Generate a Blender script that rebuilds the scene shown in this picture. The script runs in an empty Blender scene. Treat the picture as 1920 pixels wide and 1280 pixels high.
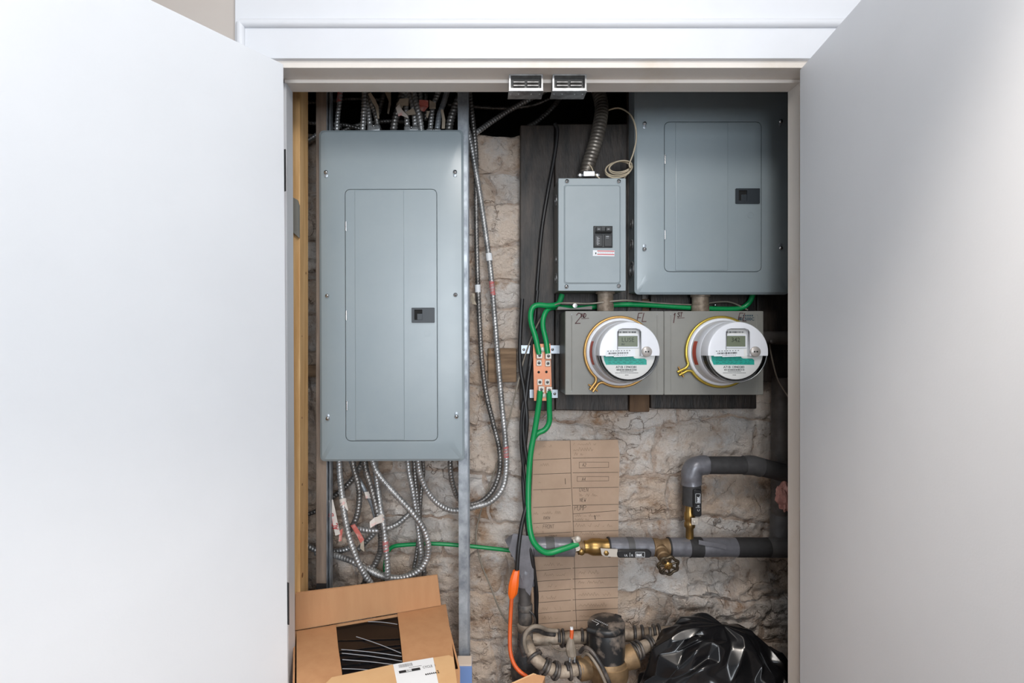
import bpy, bmesh, math, random
from mathutils import Vector, Matrix, noise
R = math.radians
random.seed(7)
scn = bpy.context.scene
C = scn.collection
# ------------------------------------------------------------------ camera
F = 1050.0            # focal length in pixels of a 1920 wide frame
VX, VY = 890.0, 650.0 # where the optical axis meets the frame (shifted lens)
CH = 1.45             # camera height
cam_d = bpy.data.cameras.new('camera'); cam = bpy.data.objects.new('camera', cam_d); C.objects.link(cam)
cam.location = (0, 0, CH); cam.rotation_euler = (R(90), 0, 0)
cam_d.sensor_width = 36.0; cam_d.lens = 36.0 * F / 1920
cam_d.shift_x = (960 - VX) / 1920; cam_d.shift_y = (VY - 640) / 1920
cam_d.clip_start = 0.02
scn.camera = cam
# ------------------------------------------------------------------ light
scn.view_settings.view_transform = 'Standard'; scn.view_settings.look = 'None'
scn.view_settings.gamma = 1.0; scn.view_settings.use_curve_mapping = False
scn.view_settings.exposure = 0.22
wd = bpy.data.worlds.new('world'); scn.world = wd; wd.use_nodes = True
wd.node_tree.nodes['Background'].inputs[0].default_value = (0.80, 0.90, 1.0, 1)
wd.node_tree.nodes['Background'].inputs[1].default_value = 0.27
def add_light(name, kind, loc, target, energy, color, **kw):
    d = bpy.data.lights.new(name, kind); o = bpy.data.objects.new(name, d); C.objects.link(o)
    o.location = loc; o.rotation_euler = (Vector(target) - Vector(loc)).to_track_quat('-Z', 'Y').to_euler()
    d.energy = energy; d.color = color
    for k, v in kw.items(): setattr(d, k, v)
    return o
# daylight from the room's window, behind and to the right of the camera
add_light('window_daylight', 'AREA', (0.15, -2.7, 1.75), (0.1, 1.3, 1.35), 76, (0.88, 0.94, 1.0), shape='RECTANGLE', size=1.7, size_y=1.5)
# point light added above the photographer, standing in for ceiling bounce
add_light('added_bounce_light', 'POINT', (0.25, -0.05, CH + 1.08), (0.25, 0, 0), 25, (1.0, 0.97, 0.93), shadow_soft_size=0.14)
# recessed ceiling downlight just in front of the closet
add_light('ceiling_downlight', 'SPOT', (0.22, 0.20, CH + 1.19), (0.22, 0.20, 0.0), 110, (1.0, 0.90, 0.80), spot_size=R(84), spot_blend=0.6, shadow_soft_size=0.07)

# ------------------------------------------------------------------ helpers
def fx(px, Y): return (px - VX) * Y / F
def fz(py, Y): return CH + (VY - py) * Y / F
def at(px, py, Y): return Vector((fx(px, Y), Y, fz(py, Y)))
def lin(c):
    c = c / 255.0
    return c / 12.92 if c <= 0.04045 else ((c + 0.055) / 1.055) ** 2.4
def col(rgb): return (lin(rgb[0]), lin(rgb[1]), lin(rgb[2]), 1)
MATS = {}
def pm(name, rgb, rough=0.5, metal=0.0, rgb2=None, vscale=12.0, lo=0.35, hi=0.65, bump=0.0, bscale=120.0, stretch=None, coat=0.0, spec=0.5, world=False, rvar=0.0):
    m = bpy.data.materials.new(name); m.use_nodes = True
    nt = m.node_tree; b = nt.nodes['Principled BSDF']
    b.inputs['Base Color'].default_value = col(rgb); b.inputs['Roughness'].default_value = rough
    b.inputs['Metallic'].default_value = metal; b.inputs['Coat Weight'].default_value = coat
    b.inputs['Specular IOR Level'].default_value = spec
    if rgb2 or bump or rvar:
        if world:
            src = nt.nodes.new('ShaderNodeNewGeometry').outputs['Position']
        else:
            src = nt.nodes.new('ShaderNodeTexCoord').outputs['Object']
        mp = nt.nodes.new('ShaderNodeMapping'); nt.links.new(src, mp.inputs['Vector'])
        if stretch: mp.inputs['Scale'].default_value = stretch
    if rgb2 or rvar:
        n = nt.nodes.new('ShaderNodeTexNoise'); n.inputs['Scale'].default_value = vscale; n.inputs['Detail'].default_value = 6; n.inputs['Roughness'].default_value = 0.6
        nt.links.new(mp.outputs[0], n.inputs['Vector'])
    if rgb2:
        r = nt.nodes.new('ShaderNodeValToRGB'); r.color_ramp.elements[0].position = lo; r.color_ramp.elements[1].position = hi
        r.color_ramp.elements[0].color = col(rgb); r.color_ramp.elements[1].color = col(rgb2)
        nt.links.new(n.outputs['Fac'], r.inputs['Fac']); nt.links.new(r.outputs[0], b.inputs['Base Color'])
    if rvar:
        mr = nt.nodes.new('ShaderNodeMapRange'); mr.inputs['To Min'].default_value = max(0.02, rough - rvar); mr.inputs['To Max'].default_value = min(1, rough + rvar)
        nt.links.new(n.outputs['Fac'], mr.inputs['Value']); nt.links.new(mr.outputs[0], b.inputs['Roughness'])
    if bump:
        n2 = nt.nodes.new('ShaderNodeTexNoise'); n2.inputs['Scale'].default_value = bscale; n2.inputs['Detail'].default_value = 5
        nt.links.new(mp.outputs[0], n2.inputs['Vector'])
        bp = nt.nodes.new('ShaderNodeBump'); bp.inputs['Strength'].default_value = bump; bp.inputs['Distance'].default_value = 0.004
        nt.links.new(n2.outputs['Fac'], bp.inputs['Height']); nt.links.new(bp.outputs[0], b.inputs['Normal'])
    MATS[name] = m
    return m
WORLDPOS = {}
def wpos(o): return WORLDPOS.get(o.name, Vector((0, 0, 0)))
def tag(o, label=None, cat=None, group=None, kind=None):
    if label: o['label'] = label
    if cat: o['category'] = cat
    if group: o['group'] = group
    if kind: o['kind'] = kind
    return o
def thing(name, loc, label, cat, group=None):
    o = bpy.data.objects.new(name, None); C.objects.link(o); o.empty_display_size = 0.02
    o.location = loc; WORLDPOS[o.name] = Vector(loc)
    return tag(o, label, cat, group)
def obj(name, bm, mat, parent=None, label=None, cat=None, group=None, kind=None, sharp=20, flip=True):
    if flip: bmesh.ops.recalc_face_normals(bm, faces=bm.faces)
    xs = [v.co for v in bm.verts]
    c = Vector(((min(v.x for v in xs) + max(v.x for v in xs)) / 2, (min(v.y for v in xs) + max(v.y for v in xs)) / 2, (min(v.z for v in xs) + max(v.z for v in xs)) / 2))
    for v in bm.verts: v.co -= c
    bm.normal_update(); lay = bm.faces.layers.int['rnd']
    for f in bm.faces: f.smooth = True
    for e in bm.edges:
        lf = e.link_faces
        if len(lf) == 2: e.smooth = e.calc_face_angle(0) < R(max(sharp, 52) if lf[0][lay] and lf[1][lay] else sharp)
    me = bpy.data.meshes.new(name); bm.to_mesh(me); bm.free()
    ml = mat if isinstance(mat, (list, tuple)) else [mat]
    for m in ml: me.materials.append(MATS[m] if isinstance(m, str) else m)
    o = bpy.data.objects.new(name, me); C.objects.link(o)
    WORLDPOS[o.name] = c
    if parent is not None:
        o.parent = parent; o.location = c - wpos(parent)
    else: o.location = c
    return tag(o, label, cat, group, kind)
def B():
    bm = bmesh.new(); bm.faces.layers.int.new('rnd'); return bm
def box(bm, x0, x1, y0, y1, z0, z1, bev=0.0, seg=2):
    g = bmesh.ops.create_cube(bm, size=1.0)
    vs = g['verts']
    for v in vs:
        v.co = Vector((x0 + (v.co.x + 0.5) * (x1 - x0), y0 + (v.co.y + 0.5) * (y1 - y0), z0 + (v.co.z + 0.5) * (z1 - z0)))
    if bev:
        es = list({e for v in vs for e in v.link_edges})
        bmesh.ops.bevel(bm, geom=es, offset=bev, segments=seg, affect='EDGES', profile=0.5)
    return bm
def pbox(bm, px0, py0, px1, py1, Y, depth, bev=0.0):
    "box whose front face covers a pixel rectangle at distance Y"
    return box(bm, fx(px0, Y), fx(px1, Y), Y, Y + depth, fz(py1, Y), fz(py0, Y), bev)
def obox(bm, c, ax, half, bev=0.0):
    "oriented box: centre, three axis vectors, half sizes"
    g = bmesh.ops.create_cube(bm, size=2.0); vs = g['verts']
    ax = [Vector(a).normalized() for a in ax]
    for v in vs: v.co = Vector(c) + ax[0] * v.co.x * half[0] + ax[1] * v.co.y * half[1] + ax[2] * v.co.z * half[2]
    if bev:
        es = list({e for v in vs for e in v.link_edges})
        bmesh.ops.bevel(bm, geom=es, offset=bev, segments=2, affect='EDGES', profile=0.5)
def loft(bm, loops, closed=True, cap0=True, cap1=True):
    vl = [[bm.verts.new(p) for p in L] for L in loops]
    n = len(vl[0])
    for a, b in zip(vl, vl[1:]):
        for i in range(n if closed else n - 1):
            j = (i + 1) % n
            bm.faces.new((a[i], a[j], b[j], b[i]))
    if closed and cap0: bm.faces.new(vl[0])
    if closed and cap1: bm.faces.new(list(reversed(vl[-1])))
    return vl
def rrect(x0, x1, z0, z1, r, n=5):
    out = []
    for cx, cz, a0 in ((x1 - r, z1 - r, 0), (x0 + r, z1 - r, 90), (x0 + r, z0 + r, 180), (x1 - r, z0 + r, 270)):
        for k in range(n + 1):
            a = R(a0 + 90.0 * k / n); out.append((cx + r * math.cos(a), cz + r * math.sin(a)))
    return out
def prism(bm, poly, y0, y1, cham=0.0):
    "poly in XZ, front at y0 (near), back at y1"
    if cham:
        cx = sum(p[0] for p in poly) / len(poly); cz = sum(p[1] for p in poly) / len(poly)
        w = max(p[0] for p in poly) - min(p[0] for p in poly); h = max(p[1] for p in poly) - min(p[1] for p in poly)
        ins = [(cx + (p[0] - cx) * (1 - 2 * cham / w), cz + (p[1] - cz) * (1 - 2 * cham / h)) for p in poly]
        loft(bm, [[(p[0], y0, p[1]) for p in ins], [(p[0], y0 + cham, p[1]) for p in poly], [(p[0], y1, p[1]) for p in poly]])
    else:
        loft(bm, [[(p[0], y0, p[1]) for p in poly], [(p[0], y1, p[1]) for p in poly]])
def ring_plate(bm, outer, inner, y0, y1):
    "plate with a hole; outer and inner have the same point count"
    n = len(outer)
    lo = [[(p[0], y0, p[1]) for p in inner], [(p[0], y0, p[1]) for p in outer], [(p[0], y1, p[1]) for p in outer], [(p[0], y1, p[1]) for p in inner]]
    vl = [[bm.verts.new(p) for p in L] for L in lo]
    for a, b in zip(vl, vl[1:] + vl[:1]):
        for i in range(n):
            j = (i + 1) % n; bm.faces.new((a[i], a[j], b[j], b[i]))
def basis(d):
    d = Vector(d).normalized()
    u = d.cross(Vector((0, 0, 1)))
    if u.length < 1e-3: u = Vector((1, 0, 0))
    u.normalize(); w = u.cross(d).normalized()
    return u, w, d
def lathe(bm, prof, o, d, seg=24, a0=0.0, a1=360.0, cap=True):
    "profile of (radius, height along d)"
    u, w, d = basis(d); o = Vector(o); full = abs(a1 - a0) >= 359.9
    n = seg if full else seg + 1
    rows = []
    for r, h in prof:
        rows.append([bm.verts.new(o + d * h + (u * math.cos(R(a0 + (a1 - a0) * k / seg)) + w * math.sin(R(a0 + (a1 - a0) * k / seg))) * max(r, 1e-5)) for k in range(n)])
    for a, b in zip(rows, rows[1:]):
        for i in range(n if full else n - 1):
            j = (i + 1) % n; bm.faces.new((a[i], a[j], b[j], b[i]))[bm.faces.layers.int['rnd']] = 1
    if cap and full:
        if prof[0][0] > 1e-4: bm.faces.new(rows[0])
        if prof[-1][0] > 1e-4: bm.faces.new(list(reversed(rows[-1])))
    return rows
def catmull(pts, step):
    pts = [Vector(p) for p in pts]
    if len(pts) == 2: dense = [pts[0].lerp(pts[1], k / 20) for k in range(21)]
    else:
        P = [pts[0] * 2 - pts[1]] + pts + [pts[-1] * 2 - pts[-2]]
        dense = []
        for i in range(1, len(P) - 2):
            p0, p1, p2, p3 = P[i - 1:i + 3]
            for k in range(16):
                t = k / 16
                dense.append(0.5 * ((2 * p1) + (p2 - p0) * t + (2 * p0 - 5 * p1 + 4 * p2 - p3) * t * t + (3 * p1 - p0 - 3 * p2 + p3) * t ** 3))
        dense.append(pts[-1])
    out = [dense[0].copy()]; acc = 0.0; need = step
    for a, b in zip(dense, dense[1:]):
        L = (b - a).length
        if L < 1e-9: continue
        pos = 0.0
        while acc + (L - pos) >= need:
            pos += need - acc; acc = 0.0; out.append(a.lerp(b, pos / L))
        acc += L - pos
    if (out[-1] - dense[-1]).length > step * 0.3: out.append(dense[-1].copy())
    return out
def tube(bm, pts, r, seg=10, step=0.008, rf=None, cap=True, raw=False):
    P = [Vector(p) for p in pts] if raw else catmull(pts, step)
    n = len(P); s = 0.0; rows = []
    t = (P[1] - P[0]).normalized(); u, w, _ = basis(t)
    for i, p in enumerate(P):
        tn = (P[min(i + 1, n - 1)] - P[max(i - 1, 0)]).normalized()
        q = t.rotation_difference(tn); u = q @ u; t = tn
        u = (u - t * u.dot(t)).normalized(); w = t.cross(u)
        if i: s += (p - P[i - 1]).length
        row = []
        for k in range(seg):
            a = 2 * math.pi * k / seg
            rr = r if rf is None else rf(s, a)
            row.append(bm.verts.new(p + (u * math.cos(a) + w * math.sin(a)) * rr))
        rows.append(row)
    for a, b in zip(rows, rows[1:]):
        for i in range(seg):
            j = (i + 1) % seg; bm.faces.new((a[i], a[j], b[j], b[i]))[bm.faces.layers.int['rnd']] = 1
    if cap: bm.faces.new(rows[0]); bm.faces.new(list(reversed(rows[-1])))
    return P
def ribbed(r, pitch, amp):
    def f(s, a):
        ph = (s / pitch - a / (2 * math.pi)) % 1.0
        return r * (1.0 + amp * (math.sin(math.pi * ph) ** 0.7 * 2 - 1))
    return f
def ribbon(bm, pts, wv, thick=0.0008):
    "strip along pts, wv = width vector"
    P = [Vector(p) for p in pts]; wv = Vector(wv) * 0.5; n = len(P); loops = []
    for i, p in enumerate(P):
        t = (P[min(i + 1, n - 1)] - P[max(i - 1, 0)]).normalized()
        nn = t.cross(wv).normalized() * thick * 0.5
        loops.append([p - wv - nn, p + wv - nn, p + wv + nn, p - wv + nn])
    loft(bm, loops)
def pp(pl): return [at(*p) for p in pl]
class Plane:
    "drawing plane: origin, right, up; out = towards the viewer"
    def __init__(s, o, u=(1, 0, 0), v=(0, 0, 1)):
        s.o = Vector(o); s.u = Vector(u).normalized(); s.v = Vector(v).normalized(); s.n = s.u.cross(s.v) ; s.n.normalize()
    def p(s, a, b, h=0.0005): return s.o + s.u * a + s.v * b + s.n * h
STROKES = {'A': '002640|1232', 'B': '0006364533 03|3342413000', 'C': '4536160501103041', 'D': '00062644422000', 'E': '40000646|0333', 'F': '000646|0333', 'G': '45361605011030414323', 'H': '0006|4046|0343', 'I': '2026', 'K': '0006|460340', 'L': '060040', 'M': '0006234640', 'N': '00064046', 'O': '100105163645413010', 'P': '00063645443303', 'R': '00063645443303|2340', 'S': '4536160514334241301001', 'T': '2026|0646', 'U': '060110304146', 'V': '062046', 'W': '0610233046', 'Y': '062346|2320', '2': '05163645440040', '1': '152620', '3': '05163645443342413010 01|3313', '4': '30360242', '-': '1333', '+': '1333|2224', '0': '100105163645413010', '5': '460604344341301001', '8': '1000', ' ': ''}
def stroke_line(bm, pl, pts, w, h=0.0006):
    "flat pen line through 2D pts on a plane"
    n = len(pts)
    for i in range(n - 1):
        a = Vector(pts[i]); b = Vector(pts[i + 1]); d = b - a
        if d.length < 1e-7: continue
        d.normalize(); m = Vector((-d.y, d.x)) * w * 0.5; e = d * w * 0.35
        bm.faces.new([bm.verts.new(pl.p(q.x, q.y, h)) for q in (a - e - m, b + e - m, b + e + m, a - e + m)])
def handwrite(bm, pl, text, x, z, size, w, jit=0.06, h=0.0006, slant=0.1):
    rnd = random.Random(text + str(x)); cw = size * 0.62
    for ch in text:
        for st in STROKES.get(ch, '').replace(' ', '').split('|'):
            pts = [(int(st[i]), int(st[i + 1])) for i in range(0, len(st) - 1, 2)]
            if len(pts) > 1:
                stroke_line(bm, pl, [(x + (a / 4 * 0.45 + b / 6 * slant + rnd.uniform(-jit, jit) * 0.4) * size, z + (b / 6 + rnd.uniform(-jit, jit) * 0.5) * size) for a, b in pts], w, h)
        x += cw
def scribble(bm, pl, x, z, length, size, w, h=0.0006, seed=0):
    rnd = random.Random(seed); pts = []; t = 0.0; k = 0
    while t < length:
        pts.append((x + t, z + size * (0.2 + 0.8 * rnd.random()) * (k % 2)))
        t += size * rnd.uniform(0.25, 0.5); k += 1
        if rnd.random() < 0.16:
            stroke_line(bm, pl, pts, w, h); pts = []; t += size * 0.5
    if len(pts) > 1: stroke_line(bm, pl, pts, w, h)
def type_text(bm, pl, body, x, z, size, h=0.0006, bold=0.0, align='LEFT', sx=1.0):
    cu = bpy.data.curves.new('type', 'FONT'); cu.body = body; cu.size = size; cu.align_x = align; cu.offset = bold; cu.resolution_u = 2
    o = bpy.data.objects.new('type', cu); C.objects.link(o)
    dg = bpy.context.evaluated_depsgraph_get(); me = bpy.data.meshes.new_from_object(o.evaluated_get(dg))
    vs = [bm.verts.new(pl.p(x + v.co.x * sx, z + v.co.y, h)) for v in me.vertices]
    for f in me.polygons:
        try: bm.faces.new([vs[i] for i in f.vertices])
        except ValueError: pass
    bpy.data.objects.remove(o); bpy.data.meshes.remove(me); bpy.data.curves.remove(cu)
def quad(bm, pl, a0, b0, a1, b1, h=0.0004):
    bm.faces.new([bm.verts.new(pl.p(*q, h)) for q in ((a0, b0), (a1, b0), (a1, b1), (a0, b1))])
def barcode(bm, pl, a0, b0, a1, b1, h=0.0006, n=26, seed=1):
    rnd = random.Random(seed); x = a0; u = (a1 - a0) / n
    while x < a1:
        w = u * rnd.choice((0.4, 0.6, 1.0)); quad(bm, pl, x, b0, min(x + w, a1), b1, h); x += w + u * rnd.choice((0.35, 0.5, 0.8))
def screw(parent, c, r, d=(0, -1, 0), name='screw', mat='steel_bright', slot=True):
    bm = B(); lathe(bm, [(r, 0), (r, r * 0.35), (r * 0.75, r * 0.75), (r * 0.3, r * 0.95), (0, r)], c, d, 14)
    s = obj(name, bm, mat, parent)
    if slot:
        bm = B(); u, w, dd = basis(d); a = random.uniform(0, 3.1)
        q = u * math.cos(a) + w * math.sin(a)
        obox(bm, Vector(c) + dd * r * 0.93, (q, dd, q.cross(dd)), (r * 0.7, r * 0.1, r * 0.13))
        obj('slot', bm, 'black_gap', s)
    return s
def fbm(p, oct=5, sc=1.0, H=1.0): return noise.fractal(Vector(p) * sc, H, 2.0, oct)

# ------------------------------------------------------------------ materials
pm('white_paint', (219, 221, 226), 0.42, rgb2=(215, 217, 222), vscale=5)
pm('door_paint', (226, 229, 234), 0.5, rgb2=(223, 226, 231), vscale=4, bump=0.03, bscale=300)
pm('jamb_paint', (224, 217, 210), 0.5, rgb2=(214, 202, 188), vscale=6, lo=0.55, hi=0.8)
pm('beige_paint', (194, 186, 180), 0.7, rgb2=(189, 180, 173), vscale=3)
pm('ceiling_paint', (235, 235, 235), 0.8)
pm('floor_wood', (120, 92, 66), 0.5, rgb2=(96, 72, 50), vscale=6, stretch=(8, 1, 1))
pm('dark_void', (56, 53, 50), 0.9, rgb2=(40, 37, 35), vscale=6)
pm('panel_grey', (147, 158, 163), 0.30, rgb2=(142, 154, 160), vscale=7, spec=0.6, rvar=0.04)
pm('box_grey', (150, 160, 165), 0.42, rgb2=(144, 155, 160), vscale=9)
pm('socket_grey', (135, 134, 128), 0.45, rgb2=(127, 126, 121), vscale=10)
pm('socket_side', (112, 110, 106), 0.5, rgb2=(98, 95, 91), vscale=12)
pm('galv', (176, 182, 188), 0.40, 0.3, rgb2=(120, 126, 134), vscale=25, rvar=0.12)
pm('galv_light', (176, 184, 192), 0.4, 0.5, rgb2=(156, 164, 172), vscale=25)
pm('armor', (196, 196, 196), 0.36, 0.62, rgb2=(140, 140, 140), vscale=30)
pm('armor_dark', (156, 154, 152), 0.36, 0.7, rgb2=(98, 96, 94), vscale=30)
pm('conduit', (150, 142, 132), 0.40, 0.6, rgb2=(98, 92, 86), vscale=20)
pm('steel_bright', (214, 216, 218), 0.22, 0.95)
pm('steel_dull', (170, 172, 174), 0.38, 0.6, rgb2=(120, 120, 120), vscale=40)
pm('black_gap', (14, 14, 14), 0.8)
pm('latch_black', (46, 52, 58), 0.45)
pm('breaker_black', (30, 31, 33), 0.4)
pm('print_white', (225, 228, 232), 0.5)
pm('print_grey', (150, 152, 156), 0.6)
pm('print_black', (30, 30, 32), 0.6)
pm('print_red', (196, 62, 62), 0.5)
pm('marker_red', (74, 34, 34), 0.6)
pm('marker_black', (30, 28, 30), 0.6)
pm('print_blue', (36, 62, 74), 0.5)
pm('meter_white', (226, 228, 234), 0.28, rgb2=(222, 224, 230), vscale=6)
pm('meter_clear_grey', (206, 208, 214), 0.3)
pm('face_white', (226, 226, 224), 0.5)
pm('teal', (24, 158, 142), 0.45)
pm('teal_dark', (16, 124, 112), 0.5)
pm('lcd', (112, 120, 100), 0.3)
pm('lcd_ink', (58, 66, 54), 0.4)
pm('red_label', (188, 62, 48), 0.45)
pm('gold', (206, 164, 100), 0.36, 0.7, rgb2=(180, 140, 82), vscale=20)
pm('gold_yellow', (206, 182, 84), 0.3, 0.75, rgb2=(190, 164, 72), vscale=20)
pm('brass', (172, 138, 80), 0.36, 0.85, rgb2=(138, 112, 72), vscale=22)
pm('brass_dull', (150, 124, 92), 0.55, 0.5, rgb2=(118, 96, 70), vscale=25, bump=0.15)
pm('dark_brass', (96, 84, 66), 0.45, 0.6, rgb2=(58, 50, 42), vscale=40)
pm('copper', (206, 138, 104), 0.45, 0.35, rgb2=(192, 124, 90), vscale=14)
pm('tin', (202, 194, 184), 0.45, 0.25)
pm('green_wire', (8, 142, 78), 0.36)
pm('black_cable', (36, 35, 36), 0.42, rgb2=(26, 25, 26), vscale=30)
pm('grey_wire', (142, 134, 122), 0.55)
pm('beige_wire', (198, 184, 160), 0.5)
pm('pine', (236, 196, 140), 0.55, rgb2=(206, 158, 100), vscale=3, stretch=(14, 14, 1.1), bump=0.08, bscale=40)
pm('pine_knot', (134, 88, 50), 0.6)
pm('old_wood', (146, 130, 116), 0.75, rgb2=(112, 98, 88), vscale=4, stretch=(12, 12, 1.2), bump=0.25, bscale=60)
pm('nailer_wood', (150, 124, 98), 0.8, rgb2=(104, 82, 62), vscale=5, stretch=(1.2, 10, 14), bump=0.4, bscale=60)
pm('charred_wood', (30, 28, 27), 0.55, rgb2=(74, 64, 57), vscale=9, stretch=(4, 4, 0.9), lo=0.38, hi=0.75, bump=0.35, bscale=50)
pm('brown_wood', (112, 86, 62), 0.75, rgb2=(78, 58, 42), vscale=5, stretch=(6, 6, 1.2), bump=0.3, bscale=50)
pm('carton', (186, 140, 100), 0.75, rgb2=(178, 131, 92), vscale=5, stretch=(6, 6, 1), bump=0.05, bscale=150)
pm('carton_light', (204, 166, 122), 0.75, rgb2=(196, 156, 112), vscale=6)
pm('carton_edge', (206, 170, 126), 0.8)
pm('schedule_card', (186, 160, 138), 0.85, rgb2=(174, 148, 126), vscale=7, bump=0.06, bscale=90)
pm('pencil', (104, 90, 78), 0.8)
pm('pencil_faint', (146, 124, 104), 0.8)
pm('blue_card', (112, 142, 196), 0.6)
pm('cream_card', (214, 200, 186), 0.7)
pm('black_plastic', (11, 11, 13), 0.24, spec=0.14)
pm('bag_plastic', (20, 20, 22), 0.22, rvar=0.05, vscale=6)
pm('duct_tape', (128, 128, 134), 0.34, 0.25, rgb2=(106, 106, 112), vscale=18, bump=0.25, bscale=60)
pm('duct_tape_dark', (88, 87, 88), 0.5, rgb2=(76, 75, 76), vscale=18, bump=0.15)
pm('foam', (66, 65, 66), 0.75, rgb2=(54, 53, 54), vscale=40, bump=0.2)
pm('foam_dark', (46, 45, 46), 0.7, rgb2=(38, 37, 38), vscale=30, bump=0.25)
pm('iron_pipe', (98, 94, 92), 0.55, 0.3, rgb2=(76, 72, 70), vscale=20, bump=0.1)
pm('handle_black', (28, 28, 30), 0.45)
pm('orange', (240, 104, 22), 0.42)
pm('orange_wire', (216, 96, 40), 0.45, rgb2=(196, 84, 38), vscale=20)
pm('dusty_pipe', (182, 168, 152), 0.6, 0.3, rgb2=(112, 98, 84), vscale=18, bump=0.3)
pm('dusty_dark', (70, 68, 68), 0.55, rgb2=(122, 114, 106), vscale=22, lo=0.5, hi=0.72, bump=0.2)
pm('dusty_cable', (54, 52, 52), 0.42, rgb2=(124, 114, 106), vscale=30, lo=0.48, hi=0.72)
pm('meter_black', (34, 35, 37), 0.4, rgb2=(136, 124, 114), vscale=24, lo=0.50, hi=0.68)
pm('clip_grey', (140, 130, 118), 0.6, rgb2=(118, 108, 96), vscale=30)
pm('tape_white', (214, 206, 198), 0.6, rgb2=(226, 150, 150), vscale=40, lo=0.55, hi=0.72)
pm('tape_old', (186, 174, 156), 0.7, rgb2=(162, 150, 134), vscale=30)
pm('tape_red', (206, 110, 100), 0.6, rgb2=(226, 190, 182), vscale=40, lo=0.5, hi=0.7)
pm('red_paint', (196, 84, 84), 0.5, rgb2=(160, 140, 138), vscale=60)
pm('pink_fluff', (206, 158, 148), 0.9, rgb2=(190, 136, 128), vscale=30, bump=0.8, bscale=90)
pm('hinge_black', (20, 20, 22), 0.5)
# transparent meter cover
m = pm('clear_cover', (235, 238, 242), 0.06)
nt = m.node_tree; b = nt.nodes['Principled BSDF']; b.inputs['Metallic'].default_value = 0
tr = nt.nodes.new('ShaderNodeBsdfTransparent'); mx = nt.nodes.new('ShaderNodeMixShader'); lw = nt.nodes.new('ShaderNodeFresnel'); lw.inputs[0].default_value = 1.22
gl = nt.nodes.new('ShaderNodeBsdfGlossy'); gl.inputs['Roughness'].default_value = 0.05
nt.links.new(lw.outputs[0], mx.inputs[0]); nt.links.new(tr.outputs[0], mx.inputs[1]); nt.links.new(gl.outputs[0], mx.inputs[2])
nt.links.new(mx.outputs[0], nt.nodes['Material Output'].inputs[0])
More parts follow.
